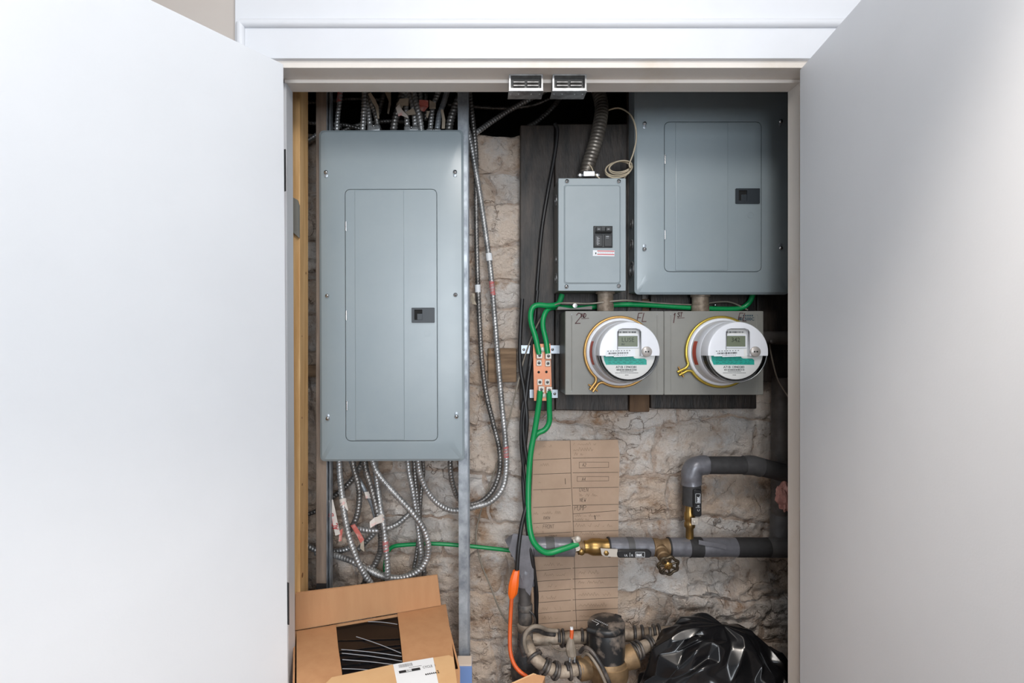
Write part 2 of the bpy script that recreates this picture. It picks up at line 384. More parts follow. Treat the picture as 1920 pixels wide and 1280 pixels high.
# masonry: lime-washed rubble with tan stains and brown patches
def masonry(name, base, tan, brown, shift=0.0):
    m = bpy.data.materials.new(name); m.use_nodes = True; nt = m.node_tree; b = nt.nodes['Principled BSDF']
    b.inputs['Roughness'].default_value = 0.92; b.inputs['Specular IOR Level'].default_value = 0.2
    g = nt.nodes.new('ShaderNodeNewGeometry'); pos = g.outputs['Position']
    def nz(sc, det=8, rough=0.62, off=0.0):
        mp = nt.nodes.new('ShaderNodeMapping'); mp.inputs['Location'].default_value = (off, off * 0.7, off * 1.3); nt.links.new(pos, mp.inputs['Vector'])
        n = nt.nodes.new('ShaderNodeTexNoise'); n.inputs['Scale'].default_value = sc; n.inputs['Detail'].default_value = det; n.inputs['Roughness'].default_value = rough
        nt.links.new(mp.outputs[0], n.inputs['Vector']); return n.outputs['Fac']
    def ramp(src, p0, p1, c0=(0, 0, 0, 1), c1=(1, 1, 1, 1)):
        r = nt.nodes.new('ShaderNodeValToRGB'); e = r.color_ramp.elements; e[0].position = p0; e[1].position = p1; e[0].color = c0; e[1].color = c1
        nt.links.new(src, r.inputs['Fac']); return r.outputs[0]
    def mix(f, a, c):
        x = nt.nodes.new('ShaderNodeMix'); x.data_type = 'RGBA'; nt.links.new(f, x.inputs[0])
        for s, i in ((a, 6), (c, 7)):
            if isinstance(s, tuple): x.inputs[i].default_value = s
            else: nt.links.new(s, x.inputs[i])
        return x.outputs[2]
    dk = (col(brown)[0] * 0.45, col(brown)[1] * 0.42, col(brown)[2] * 0.40, 1)
    c = mix(ramp(nz(5.0, off=shift), 0.40, 0.62), col(base), col(tan))
    c = mix(ramp(nz(13.0, off=shift + 14), 0.50, 0.72), c, col((222, 217, 213)))
    c = mix(ramp(nz(7.5, 10, 0.7, off=shift + 3), 0.535, 0.67), c, col(brown))
    c = mix(ramp(nz(34.0, 8, 0.72, off=shift + 9), 0.595, 0.70), c, dk)
    # hairline cracks
    mpw = nt.nodes.new('ShaderNodeMapping'); nt.links.new(pos, mpw.inputs['Vector']); mpw.inputs['Scale'].default_value = (1, 1, 1.9)
    wn = nt.nodes.new('ShaderNodeTexNoise'); wn.inputs['Scale'].default_value = 9; wn.inputs['Detail'].default_value = 6; nt.links.new(pos, wn.inputs['Vector'])
    wm = nt.nodes.new('ShaderNodeVectorMath'); wm.operation = 'SCALE'; wm.inputs['Scale'].default_value = 0.30; nt.links.new(wn.outputs['Color'], wm.inputs[0])
    wa = nt.nodes.new('ShaderNodeVectorMath'); wa.operation = 'ADD'; nt.links.new(mpw.outputs[0], wa.inputs[0]); nt.links.new(wm.outputs[0], wa.inputs[1])
    vo = nt.nodes.new('ShaderNodeTexVoronoi'); vo.feature = 'DISTANCE_TO_EDGE'; vo.inputs['Scale'].default_value = 6.5; nt.links.new(wa.outputs[0], vo.inputs['Vector'])
    ck = ramp(vo.outputs['Distance'], 0.004, 0.018, (1, 1, 1, 1), (0, 0, 0, 1))
    cm = nt.nodes.new('ShaderNodeMath'); cm.operation = 'MULTIPLY'; nt.links.new(ck, cm.inputs[0]); nt.links.new(ramp(nz(6.0, 4, off=shift + 31), 0.48, 0.60), cm.inputs[1])
    cf = nt.nodes.new('ShaderNodeMath'); cf.operation = 'MULTIPLY'; cf.inputs[1].default_value = 0.6; nt.links.new(cm.outputs[0], cf.inputs[0])
    c = mix(cf.outputs[0], c, dk)
    nt.links.new(c, b.inputs['Base Color'])
    bp = nt.nodes.new('ShaderNodeBump'); bp.inputs['Strength'].default_value = 0.75; bp.inputs['Distance'].default_value = 0.013
    ad = nt.nodes.new('ShaderNodeMath'); ad.operation = 'ADD'; nt.links.new(nz(30, 9, 0.70), ad.inputs[0]); nt.links.new(nz(120, 5, 0.65), ad.inputs[1])
    sb = nt.nodes.new('ShaderNodeMath'); sb.operation = 'SUBTRACT'; nt.links.new(ad.outputs[0], sb.inputs[0]); nt.links.new(cm.outputs[0], sb.inputs[1])
    nt.links.new(sb.outputs[0], bp.inputs['Height']); nt.links.new(bp.outputs[0], b.inputs['Normal'])
    MATS[name] = m
masonry('stone_wash', (232, 225, 219), (218, 201, 186), (176, 142, 114))
masonry('stone_tan', (226, 209, 194), (212, 188, 167), (168, 135, 108), 5.0)
masonry('mortar', (210, 195, 183), (192, 170, 153), (144, 116, 96), 11.0)

# ------------------------------------------------------------------ room shell
YW = 1.23
bm = B(); box(bm, -3.2, 3.2, -3.6, 2.1, -0.06, 0); obj('floor', bm, 'floor_wood', kind='structure')
bm = B(); box(bm, -3.2, 3.2, -3.6, YW, CH + 1.22, CH + 1.28); obj('ceiling', bm, 'ceiling_paint', kind='structure')
bm = B(); box(bm, -3.2, -0.50, YW, YW + 0.10, 0, CH + 1.22); obj('wall_front_left', bm, 'beige_paint', kind='structure')
bm = B(); box(bm, 0.83, 3.2, YW, YW + 0.10, 0, CH + 1.22); obj('wall_front_right', bm, 'beige_paint', kind='structure')
bm = B(); box(bm, -0.50, 0.83, YW, YW + 0.09, CH + 0.64, CH + 1.22); obj('wall_front_top', bm, 'white_paint', kind='structure')
# casing: white boards round the opening, a back band on the outside
bm = B()
box(bm, -0.520, 0.86, 1.214, YW, CH + 0.6249, CH + 1.22, 0.0015)
tr1 = obj('trim_1', bm, 'white_paint', kind='structure')
bm = B(); tube(bm, [(-0.507, 1.213, CH + 0.700), (0.86, 1.213, CH + 0.700)], 0.0095, 14, 0.05); obj('bead_moulding', bm, 'white_paint', tr1)
bm = B(); box(bm, -0.520, -0.442, 1.214, YW, 0, CH + 0.6249, 0.0015); tr2 = obj('trim_2', bm, 'white_paint', kind='structure')
bm = B(); tube(bm, [(-0.507, 1.213, 0.0), (-0.507, 1.213, CH + 0.700)], 0.0095, 14, 0.05); obj('bead_moulding', bm, 'white_paint', tr2)
bm = B(); box(bm, 0.756, 0.86, 1.214, YW, 0, CH + 0.6249, 0.0015); obj('trim_3', bm, 'white_paint', kind='structure')
# jambs with stops
bm = B(); box(bm, -0.46, 0.77, 1.224, 1.325, CH + 0.6095, CH + 0.638, 0.001); tj = obj('trim_4', bm, 'jamb_paint', kind='structure')
bm = B(); box(bm, -0.434, 0.748, 1.276, 1.322, CH + 0.601, CH + 0.6095, 0.001); obj('door_stop', bm, 'jamb_paint', tj)
bm = B(); box(bm, -0.46, -0.434, 1.224, 1.325, 0, CH + 0.6095, 0.001); tj = obj('trim_5', bm, 'white_paint', kind='structure'); tj.rotation_euler = (0, R(-0.25), 0)
bm = B(); box(bm, -0.434, -0.425, 1.276, 1.322, 0, CH + 0.601, 0.001); obj('door_stop', bm, 'white_paint', tj)
bm = B(); box(bm, 0.748, 0.77, 1.224, 1.325, 0, CH + 0.6095, 0.001); tj = obj('trim_6', bm, 'jamb_paint', kind='structure')
bm = B(); box(bm, 0.739, 0.748, 1.276, 1.322, 0, CH + 0.601, 0.001); obj('door_stop', bm, 'jamb_paint', tj)
# closet shell
bm = B(); box(bm, -0.66, -0.62, YW + 0.10, 2.1, 0, CH + 1.22); obj('wall_closet_left', bm, 'dark_void', kind='structure')
bm = B(); box(bm, 0.99, 1.03, YW + 0.10, 2.1, 0, CH + 1.22); obj('wall_closet_right', bm, 'dark_void', kind='structure')
bm = B(); box(bm, -0.62, 0.99, 2.02, 2.1, 0, CH + 1.22); obj('wall_closet_back', bm, 'dark_void', kind='structure')
bm = B(); box(bm, -0.62, 0.99, YW + 0.10, 2.02, CH + 0.86, CH + 0.9); obj('ceiling_closet', bm, 'dark_void', kind='structure')

# doors: each a slab swung open on black hinges
def door(name, pivot, width, sgn, ang, hinges, tilt):
    "sgn +1: hinge on the left of the opening"
    e = bpy.data.objects.new(name, None); C.objects.link(e); e.location = (pivot[0], pivot[1], 0); WORLDPOS[e.name] = Vector((0, 0, 0))
    e.rotation_euler = (0, R(tilt), R(-ang * sgn)); tag(e, kind='structure')
    T = 0.035
    def part(nm, bm, mat):
        o = obj(nm, bm, mat, e); return o
    bm = B(); x0, x1 = (0.002, width) if sgn > 0 else (-width, -0.002)
    box(bm, x0, x1, 0, T, 0.012, CH + 0.607, 0.0012); part('slab', bm, 'door_paint')
    for hz in hinges:
        bm = B(); tube(bm, [(0, -0.004, hz - 0.045), (0, -0.004, hz + 0.045)], 0.006, 10, 0.02)
        box(bm, min(0, 0.0018 * sgn), max(0, 0.0018 * sgn), 0.0, T + (0.003 if sgn > 0 else -0.004), hz - 0.045, hz + 0.045); part('hinge', bm, 'hinge_black')
    return e
dl = door('door_1', (-0.434, 1.225), 0.584, 1, 124.6, (fz(321, 1.21), fz(1129, 1.21), 0.25), 0.0)
TL = Matrix.Translation((-0.434, 1.225, CH)) @ Matrix.Rotation(R(-0.42), 4, 'Y') @ Matrix.Translation((0.434, -1.225, -CH))
dl.matrix_world = TL @ (Matrix.Translation((-0.434, 1.225, 0)) @ Matrix.Rotation(R(-124.6), 4, 'Z'))
door('door_2', (0.748, 1.225), 0.600, -1, 81.6, (CH + 0.40, CH - 0.5, 0.25), 0.0)

# roller catches screwed under the head jamb
for k, (x0, lab) in enumerate(((954, 'left steel roller catch under the closet head jamb'), (1035, 'right steel roller catch under the closet head jamb'))):
    Y = 1.262; zt = CH + 0.6095
    c = thing('roller_catch', (fx(x0 + 31, Y), Y, zt), lab, 'catch', 'roller catches')
    xa, xb = fx(x0, Y), fx(x0 + 63, Y); zb = fz(173, Y)
    bm = B(); t = 0.0015
    ring_plate(bm, rrect(xa, xb, zb, zt - 0.0005, 0.001, 2), rrect(xa + 0.0035, xb - 0.0035, zb + 0.005, zt - 0.003, 0.001, 2), Y - 0.010, Y + 0.012)
    obj('housing', bm, 'steel_dull', c)
    bm = B(); box(bm, xa, xb, Y + 0.010, Y + 0.012, zb, zt - 0.0005); obj('back_plate', bm, 'socket_side', c)
    bm = B(); box(bm, xa - 0.001, xb + 0.001, Y - 0.012, Y + 0.030, zb - 0.0025, zb, 0.0004); bp_ = obj('base_plate', bm, 'steel_dull', c)
    for q in (0.06, 0.3, 0.68, 0.92):
        bm = B(); lathe(bm, [(0.0022, 0), (0.0022, 0.001), (0, 0.0014)], (xa + (xb - xa) * q, Y + 0.004, zb - 0.0025), (0, 0, -1), 8); obj('rivet', bm, 'steel_bright', bp_)
    for q0, q1 in ((0.14, 0.47), (0.55, 0.88)):
        for zz in (0.0035, -0.0045):
            bm = B(); zc = (zt + zb) / 2 + zz + 0.001
            tube(bm, [(xa + (xb - xa) * q0, Y, zc), (xa + (xb - xa) * q1, Y, zc)], 0.0033, 10, 0.01); obj('roller', bm, 'armor_dark', c)

# ------------------------------------------------------------------ masonry wall of rubble stones
YM = 1.655
def relief(x, z):
    "shared surface of the lime-washed wall: swells, crags, pits"
    p = Vector((x, 0.37, z))
    a = 0.014 * fbm(p, 4, 6.0)
    msk = max(0.0, min(1.0, 0.5 + 1.6 * noise.noise(p * 4.0 + Vector((9, 2, 1)))))
    q = p + 0.012 * Vector((noise.noise(p * 25), 0, noise.noise(p * 25 + Vector((5, 5, 5)))))
    b = 1 - abs(noise.noise(Vector((q.x * 13, 3.1, q.z * 30)))) * 2
    c = 1 - abs(noise.noise(Vector((q.x * 34, 7.7, q.z * 60)))) * 2
    pit = max(0.0, noise.noise(p * 48) - 0.35)
    return a - msk * (0.015 * b + 0.008 * c) + 0.045 * pit + 0.003 * noise.noise(p * 110)
bm = B(); nx, nzz = 300, 330; X0, X1, Z0, Z1 = -0.62, 0.99, 0.0, CH + 0.60
def top_z(x): return CH + 0.625 + 0.03 * fbm((x, 2.0, 0), 3, 5.0)
rows = []
for j in range(nzz + 1):
    row = []
    for i in range(nx + 1):
        x = X0 + (X1 - X0) * i / nx; zt = min(Z1, top_z(x) - 0.012); z = zt - (zt - 0.36) * (nzz - j) / (nzz - 10) if j >= 10 else 0.036 * j
        row.append(bm.verts.new((x, YM + 0.0045 + relief(x, z), z)))
    rows.append(row)
back = []
for i in range(nx + 1): back.append(bm.verts.new((rows[-1][i].co.x, 2.02, rows[-1][i].co.z)))
rows.append(back)
for a, b_ in zip(rows, rows[1:]):
    for i in range(nx): bm.faces.new((a[i], a[i + 1], b_[i + 1], b_[i]))
wall_back = obj('wall_back', bm, 'mortar', kind='structure', sharp=70)
random.seed(21)
zl = [0.36]
while zl[-1] < CH + 0.58: zl.append(zl[-1] + random.uniform(0.075, 0.165))
zl[-1] = CH + 0.63
def course(k, x):
    if k == len(zl) - 1: return zl[k]
    return zl[k] + 0.034 * noise.noise(Vector((x * 3.2, k * 7.3, 1.0))) + 0.010 * noise.noise(Vector((x * 14, k * 3.1, 4.0))) + 0.005 * noise.noise(Vector((x * 45, k * 3.1, 4.0)))
for k in range(len(zl) - 1):
    x = X0 - random.uniform(0, 0.12)
    while x < X1:
        w = random.uniform(0.11, 0.36); xa, xb = x, x + w; x = xb
        if xb < X0 + 0.02 or xa > X1 - 0.02: continue
        xa, xb = max(xa, X0), min(xb, X1)
        seed = random.uniform(0, 100); prot = random.uniform(0.001, 0.012); tilt = random.uniform(-0.010, 0.010); tx_ = random.uniform(-0.008, 0.008)
        nu = max(8, int((xb - xa) / 0.0062)); h = zl[k + 1] - zl[k]; nv = max(7, int(h / 0.0062))
        bm = B(); g = []
        sk = random.uniform(-0.04, 0.04); rnd_ = random.uniform(0.005, 0.014)
        for j in range(nv + 1):
            v = j / nv; row = []
            for i in range(nu + 1):
                u = i / nu
                xx = xa + (xb - xa) * u + sk * (v - 0.5) + 0.012 * noise.noise(Vector((seed, v * 3, u * 2)))
                z0_, z1_ = course(k, xx), course(k + 1, xx)
                if k == len(zl) - 2: z1_ = min(z1_, top_z(xx))
                zz = z0_ + (z1_ - z0_) * v
                e = min(min(u, 1 - u) * (xb - xa), min(v, 1 - v) * h)
                e += 0.006 * noise.noise(Vector((xx * 30, zz * 30, seed)))
                f = max(0.0, min(1.0, e / rnd_)); f = f * (2 - f)
                y = YM + 0.014 - f * (0.013 + prot) + tilt * (v - 0.5) + tx_ * (u - 0.5) + relief(xx, zz)
                row.append(bm.verts.new((xx, y, zz)))
            g.append(row)
        for a, b_ in zip(g, g[1:]):
            for i in range(nu): bm.faces.new((a[i], a[i + 1], b_[i + 1], b_[i]))
        mid = (xa + xb) / 2
        obj('stone', bm, 'stone_wash' if (mid > 0.08 and random.random() < 0.85) or random.random() < 0.25 else 'stone_tan', wall_back, sharp=60, flip=False)
# make the open stone faces look at the room
for o in wall_back.children:
    me = o.data
    if sum(p.normal.y * p.area for p in me.polygons) > 0: me.flip_normals()

# ------------------------------------------------------------------ timber and studs
s = thing('pine_stud', (fx(560, 1.38), 1.38, 0), 'new pine framing stud standing inside the left jamb', 'stud')
bm = B(); box(bm, -0.53, fx(578, 1.47), 1.40, 1.47, 0, CH + 0.86, 0.002)
obj('timber', bm, 'pine', s)
for px, py, r in ((575, 512, 0.004), (556, 630, 0.0025), (556, 783, 0.003), (557, 908, 0.004), (558, 1078, 0.007), (558, 980, 0.0025)):
    xs_ = fx(578, 1.47); yk = 1.41 + 0.045 * (px - 552) / 26
    bm = B(); lathe(bm, [(r, 0), (r * 0.8, 0.0005), (0, 0.0007)], (xs_ - 0.0002, yk, fz(py, yk)), (1, 0, 0), 10); obj('knot', bm, 'pine_knot', s)
bm = B(); prism(bm, [(fx(540, 1.390), fz(365, 1.390)), (fx(557, 1.390), fz(374, 1.390)), (fx(560, 1.390), fz(384, 1.390)), (fx(560, 1.390), fz(445, 1.390)), (fx(548, 1.390), fz(434, 1.390)), (fx(540, 1.390), fz(430, 1.390))], 1.390, 1.3995)
obj('grey_gusset', bm, 'socket_grey', None, 'small grey gusset plate on the pine stud beside left jamb', 'plate')
s = thing('weathered_stud', (fx(602, 1.5), 1.5, 0.3), 'grey weathered wood stud behind the tall panel left edge', 'stud')
bm = B(); box(bm, fx(592, 1.500), fx(612, 1.500), 1.500, 1.56, fz(1094, 1.5), CH + 0.86, 0.002); obj('timber', bm, 'old_wood', s)
bm = B(); box(bm, fx(592.5, 1.500), fx(611.5, 1.500), 1.502, 1.56, fz(1108, 1.5), fz(1094, 1.5), 0.001); obj('burnt_end', bm, 'foam_dark', s)
bm = B(); Y = 1.502
box(bm, fx(612.5, Y), fx(613.5, Y), Y, Y + 0.030, 0, CH + 0.86); box(bm, fx(612.5, Y), fx(619, Y), Y + 0.028, Y + 0.030, 0, CH + 0.86); box(bm, fx(618, Y), fx(619, Y), Y, Y + 0.030, 0, CH + 0.86)
obj('steel_channel', bm, 'galv', None, 'thin galvanised channel next to the weathered wood stud', 'channel')
s = thing('steel_stud', (fx(870, 1.49), 1.5, 0), 'galvanised steel stud right of the tall breaker panel', 'stud')
Y = 1.492; x0, x1 = fx(860, Y), fx(881, Y)
bm = B(); loops = []
prof = [(x0, Y + 0.040), (x0, Y), (x1 - 0.004, Y), (x1, Y + 0.004), (x1, Y + 0.040), (x1 - 0.0015, Y + 0.040), (x1 - 0.0015, Y + 0.005), (x1 - 0.005, Y + 0.0015), (x0 + 0.0015, Y + 0.0015), (x0 + 0.0015, Y + 0.040)]
loft(bm, [[(p[0] + dx, p[1], z) for p in prof] for z, dx in ((0, 0.002), (CH + 0.86, -0.003))]); obj('channel', bm, 'galv', s)
bm = B(); tube(bm, [(x1 - 0.004, Y + 0.0012, 0.001), (x1 - 0.0062, Y + 0.0012, CH + 0.855)], 0.0022, 8, 0.1); obj('folded_edge', bm, 'galv_light', s)

# dark backing boards
def board(name, px0, py0, px1, py1, Y, d, mat, label, cat='board', group=None, bev=0.003):
    bm = B(); pbox(bm, px0, py0, px1, py1, Y, d, bev)
    bmesh.ops.subdivide_edges(bm, edges=[e for e in bm.edges if e.calc_length() > 0.1], cuts=6, use_grid_fill=True)
    for v in bm.verts:
        v.co.x += 0.002 * noise.noise(v.co * 9); v.co.z += 0.003 * noise.noise(v.co * 7 + Vector((3, 0, 0)))
    return obj(name, bm, mat, None, label, cat, group)
YB = 1.598
board('backing_board', 975, 233, 1040, 770, YB, 0.02, 'charred_wood', 'charred vertical board behind the green wires and ground bar', group='dark backing boards')
board('backing_board', 1041, 231, 1178, 769, YB + 0.003, 0.018, 'charred_wood', 'wide charred board behind the small breaker box', group='dark backing boards')
board('backing_board', 1220, 420, 1419, 766, YB, 0.02, 'charred_wood', 'dark board behind the first floor meter', group='dark backing boards')
board('backing_board', 1176, 140, 1205, 740, YB - 0.002, 0.018, 'charred_wood', 'narrow dark batten behind the left edge of right panel', group='dark backing boards')
board('backing_board', 1420, 545, 1560, 716, YB + 0.004, 0.018, 'charred_wood', 'dark board low behind right panel beside the jamb', group='dark backing boards')
board('brown_batten', 1180, 560, 1218, 772, YB + 0.006, 0.018, 'brown_wood', 'short brown wood batten ending below the twin meter base', 'batten')
board('wood_nailer', 915, 653, 969, 717, 1.615, 0.05, 'nailer_wood', 'rough wooden nailing block set in the stone wall', 'wood block')
board('wood_nailer', 574, 684, 600, 706, 1.60, 0.05, 'nailer_wood', 'small wood block in the wall left of tall panel', 'wood block')

# ------------------------------------------------------------------ load centres
def circle_ring(bm, c, r, t, d=(0, -1, 0), seg=20):
    lathe(bm, [(r - t, 0), (r - t, t), (r, t), (r, 0)], c, d, seg, cap=False)
def load_centre(label, rect, Y, depth, dr, fold, latch, lock, hinges, screws, knocks, tilt=0.0, il=0.008, ir=0.008):
    px0, py0, px1, py1 = rect
    root = thing('breaker_box', (fx((px0 + px1) / 2, Y), Y, fz(py1, Y)), label, 'breaker panel')
    X0_, X1_, Z0_, Z1_ = fx(px0, Y), fx(px1, Y), fz(py1, Y), fz(py0, Y)
    dx0, dx1, dz0, dz1 = fx(dr[0], Y), fx(dr[2], Y), fz(dr[3], Y), fz(dr[1], Y)
    n = 6
    hole = rrect(dx0 - 0.0012, dx1 + 0.0012, dz0 - 0.0012, dz1 + 0.0012, 0.0142, n)
    fr = rrect(X0_ + 0.006, X1_ - 0.006, Z0_ + 0.006, Z1_ - 0.006, 0.012, n)
    ou = rrect(X0_, X1_, Z0_, Z1_, 0.012, n)
    mid = rrect(X0_ + 0.030, X1_ - 0.030, Z0_ + 0.045, Z1_ - 0.075, 0.02, n)
    bm = B()
    loft(bm, [[(p[0], Y + 0.006, p[1]) for p in hole], [(p[0], Y, p[1]) for p in hole], [(p[0], Y - 0.0002, p[1]) for p in mid], [(p[0], Y + 0.0030, p[1]) for p in fr], [(p[0], Y + 0.0075, p[1]) for p in ou], [(p[0], Y + 0.0125, p[1]) for p in ou]], cap0=False, cap1=False)
    obj('cover', bm, 'panel_grey', root, sharp=25)
    bm = B(); box(bm, X0_ + il, X1_ - ir, Y + 0.012, Y + depth, Z0_ + 0.008, Z1_ - 0.008, 0.002); obj('cabinet', bm, 'box_grey', root)
    bm = B(); prism(bm, rrect(dx0, dx1, dz0, dz1, 0.013, n), Y - 0.0012, Y + 0.010, 0.0012); d = obj('door_leaf', bm, 'panel_grey', root, sharp=25)
    bm = B(); fx0, fx1 = fx(fold[0], Y), fx(fold[1], Y)
    box(bm, fx0, fx1, Y - 0.0030, Y, dz0 + 0.0025, dz1 - 0.0025, 0.0015); obj('embossed_panel', bm, 'panel_grey', d)
    lx0, lx1, lz0, lz1 = fx(latch[0], Y), fx(latch[2], Y), fz(latch[3], Y), fz(latch[1], Y)
    w = lx1 - lx0; h = lz1 - lz0
    bm = B(); ring_plate(bm, rrect(lx0, lx1, lz0, lz1, 0.0015, 2), rrect(lx0 + w * 0.12, lx0 + w * 0.47, lz0 + h * 0.18, lz1 - h * 0.13, 0.001, 2), Y - 0.0055, Y - 0.0008)
    la = obj('latch', bm, 'latch_black', d)
    bm = B(); box(bm, lx0 + w * 0.12, lx0 + w * 0.47, Y - 0.0018, Y - 0.0012, lz0 + h * 0.18, lz1 - h * 0.13); obj('latch_recess', bm, 'black_gap', la)
    bm = B(); box(bm, lx0 + w * 0.24, lx0 + w * 0.47, Y - 0.0045, Y - 0.0018, lz0 + h * 0.18, lz0 + h * 0.6, 0.0006); obj('slider', bm, 'latch_black', la)
    bm = B(); circle_ring(bm, at(lock[0], lock[1], Y - 0.0011), 0.0085, 0.0009); obj('lock_knockout', bm, 'panel_grey', d)
    for hx, hy in hinges:
        bm = B(); c = at(hx, hy, Y - 0.001); tube(bm, [c - Vector((0, 0, 0.0125)), c + Vector((0, 0, 0.0125))], 0.0026, 10, 0.005); obj('hinge', bm, 'steel_bright', root)
    for sx, sy, hs in screws:
        c = at(sx, sy, Y + 0.0002)
        bm = B(); lathe(bm, [(0.0052, 0), (0.0052, 0.0012), (0.0045, 0.0016), (0, 0.0016)], at(sx, sy + hs, Y + 0.0009), (0, -1, 0), 14); obj('keyhole', bm, 'galv_light' if hs else 'steel_dull', root)
        screw(root, c - Vector((0, 0.001, 0)), 0.0056)
    for kx, ky, kr in knocks:
        kd = (-1, 0, 0); c = Vector((X0_ + il - 0.0002, kx, fz(ky, kx)))
        bm = B(); circle_ring(bm, c, kr, 0.003, kd); circle_ring(bm, c, kr * 0.6, 0.003, kd); obj('knockout', bm, 'steel_dull', root)
    if tilt: root.rotation_euler = (0, R(tilt), 0)
    return root
YL = 1.478
load_centre('tall grey breaker panel between the two studs', (599, 242, 871, 865), YL, 0.085, (649, 355, 820.5, 826), (667, 759), (773, 577, 816, 605), (802, 625), ((650.5, 424), (650.5, 591), (651, 760)),
            ((613.5, 323, 6), (855, 323, 6), (615, 554, 0), (855, 553, 0), (615, 784, -5), (856, 781, -5)), (), -0.2, 0.027, 0.022)
load_centre('grey breaker panel at upper right under the head jamb', (1191, 145, 1482, 551.5), 1.525, 0.072, (1246, 229, 1427, 509), (1266, 1364), (1378, 354, 1423, 382), (1407, 403), ((1247, 299), (1247, 440)),
            ((1208.5, 232, 6), (1463, 228, 6), (1208, 467, -6), (1463, 465, -6)), ((1.562, 419, 0.012), (1.562, 458, 0.013), (1.560, 505, 0.022)), 0.0, 0.002, 0.008)

# ------------------------------------------------------------------ small breaker enclosure
Y = 1.500
root = thing('small_breaker_box', (fx(1110, Y), Y, fz(545, Y)), 'small grey two-pole breaker box left of upper right panel', 'breaker box')
X0_, X1_, Z0_, Z1_ = fx(1047, Y), fx(1173.5, Y), fz(545, Y), fz(334, Y)
bm = B(); box(bm, X0_ + 0.001, X1_ - 0.001, Y + 0.002, 1.596, Z0_ + 0.001, Z1_ - 0.001, 0.001); obj('cabinet', bm, 'socket_grey', root)
n = 5
def rl(i): return rrect(X0_ + i, X1_ - i, Z0_ + i, Z1_ - i, 0.002 + i * 0.2, n)
ra = rrect(X0_ + 0.014, X1_ - 0.014, Z0_ + 0.018, Z1_ - 0.018, 0.006, n); rb = rrect(X0_ + 0.018, X1_ - 0.018, Z0_ + 0.022, Z1_ - 0.022, 0.006, n)
bx0, bx1, bz0, bz1 = fx(1112, Y), fx(1148, Y), fz(465, Y), fz(424, Y)
hl = rrect(bx0, bx1, bz0, bz1, 0.001, n)
bm = B(); loft(bm, [[(p[0], y, p[1]) for p in L] for L, y in ((hl, Y + 0.004), (hl, Y - 0.003), (rb, Y - 0.003), (ra, Y), (rl(0.001), Y), (rl(0), Y + 0.001), (rl(0), Y + 0.016))], cap0=False, cap1=False)
obj('cover', bm, 'box_grey', root, sharp=25)
bm = B(); box(bm, bx0 + 0.0008, bx1 - 0.0008, Y - 0.0045, Y + 0.02, bz0 + 0.0008, bz1 - 0.0008, 0.001); br = obj('breaker', bm, 'breaker_black', root)
mx_ = (bx0 + bx1) / 2; w = bx1 - bx0; h = bz1 - bz0
for k in (0, 1):
    xa = bx0 + 0.003 + k * (w / 2); xb = xa + w / 2 - 0.005
    bm = B(); box(bm, xa, xb, Y - 0.0072, Y - 0.003, bz0 + 0.003, bz0 + h * 0.58, 0.0012); obj('pole_face', bm, 'breaker_black', br)
    bm = B(); box(bm, xa + 0.003, xb - 0.003, Y - 0.0125, Y - 0.003, bz0 + h * 0.66, bz1 - 0.004, 0.0014); obj('toggle', bm, 'breaker_black', br)
    pl = Plane((xa, Y - 0.0126, bz0)); bm = B(); quad(bm, pl, 0.007, h * 0.80, 0.012, h * 0.84); obj('toggle_mark', bm, 'print_grey', br)
    pl = Plane((xa, Y - 0.0073, bz0)); bm = B()
    if k == 0:
        for q in range(7): quad(bm, pl, 0.003, h * 0.12 + q * 0.0032, 0.003 + (0.010 if q % 2 else 0.007), h * 0.12 + q * 0.0032 + 0.002)
        quad(bm, pl, 0.003, h * 0.12, 0.0055, h * 0.5)
    else:
        quad(bm, pl, 0.004, h * 0.48, 0.012, h * 0.53); quad(bm, pl, 0.004, h * 0.42, 0.012, h * 0.435)
    obj('print', bm, 'print_grey', br)
bm = B(); box(bm, bx0 + 0.004, bx1 - 0.004, Y - 0.0135, Y - 0.0095, bz0 + h * 0.66, bz0 + h * 0.75, 0.001); obj('handle_tie', bm, 'black_gap', br)
pl = Plane((fx(1111, Y), Y - 0.003, fz(480, Y)), (1, 0, -0.02), (0.02, 0, 1)); lw_ = fx(1151.5, Y) - fx(1111, Y); lh = fz(469, Y) - fz(480, Y)
bm = B(); quad(bm, pl, 0, 0, lw_, lh, 0.0004); wl = obj('warning_label', bm, 'print_white', root, 'white sticker with red bars')
bm = B()
for zb in (0.22, 0.78):
    quad(bm, pl, lw_ * 0.2, lh * zb, lw_ * 0.99, lh * (zb + 0.15), 0.0007)
obj('red_bar', bm, 'print_red', wl)
bm = B(); quad(bm, pl, lw_ * 0.11, lh * 0.3, lw_ * 0.16, lh * 0.6, 0.0007); obj('shock_symbol', bm, 'print_black', wl)
bm = B()
for q in range(9): quad(bm, pl, lw_ * (0.24 + q * 0.08), lh * 0.53, lw_ * (0.29 + q * 0.08), lh * 0.60, 0.0007)
obj('fine_print', bm, 'print_grey', wl)
for sx, sy in ((1063, 340), (1160, 340), (1062, 537), (1160, 536)): screw(root, at(sx, sy, Y - 0.0005), 0.0058)
for yy, py, r in ((1.545, 376, 0.016), (1.545, 487, 0.010), (1.545, 522, 0.015)):
    c = Vector((X0_ + 0.0008, yy, fz(py, yy))); bm = B(); circle_ring(bm, c, r, 0.0025, (-1, 0, 0)); circle_ring(bm, c, r * 0.6, 0.0025, (-1, 0, 0)); obj('knockout', bm, 'steel_dull', root)

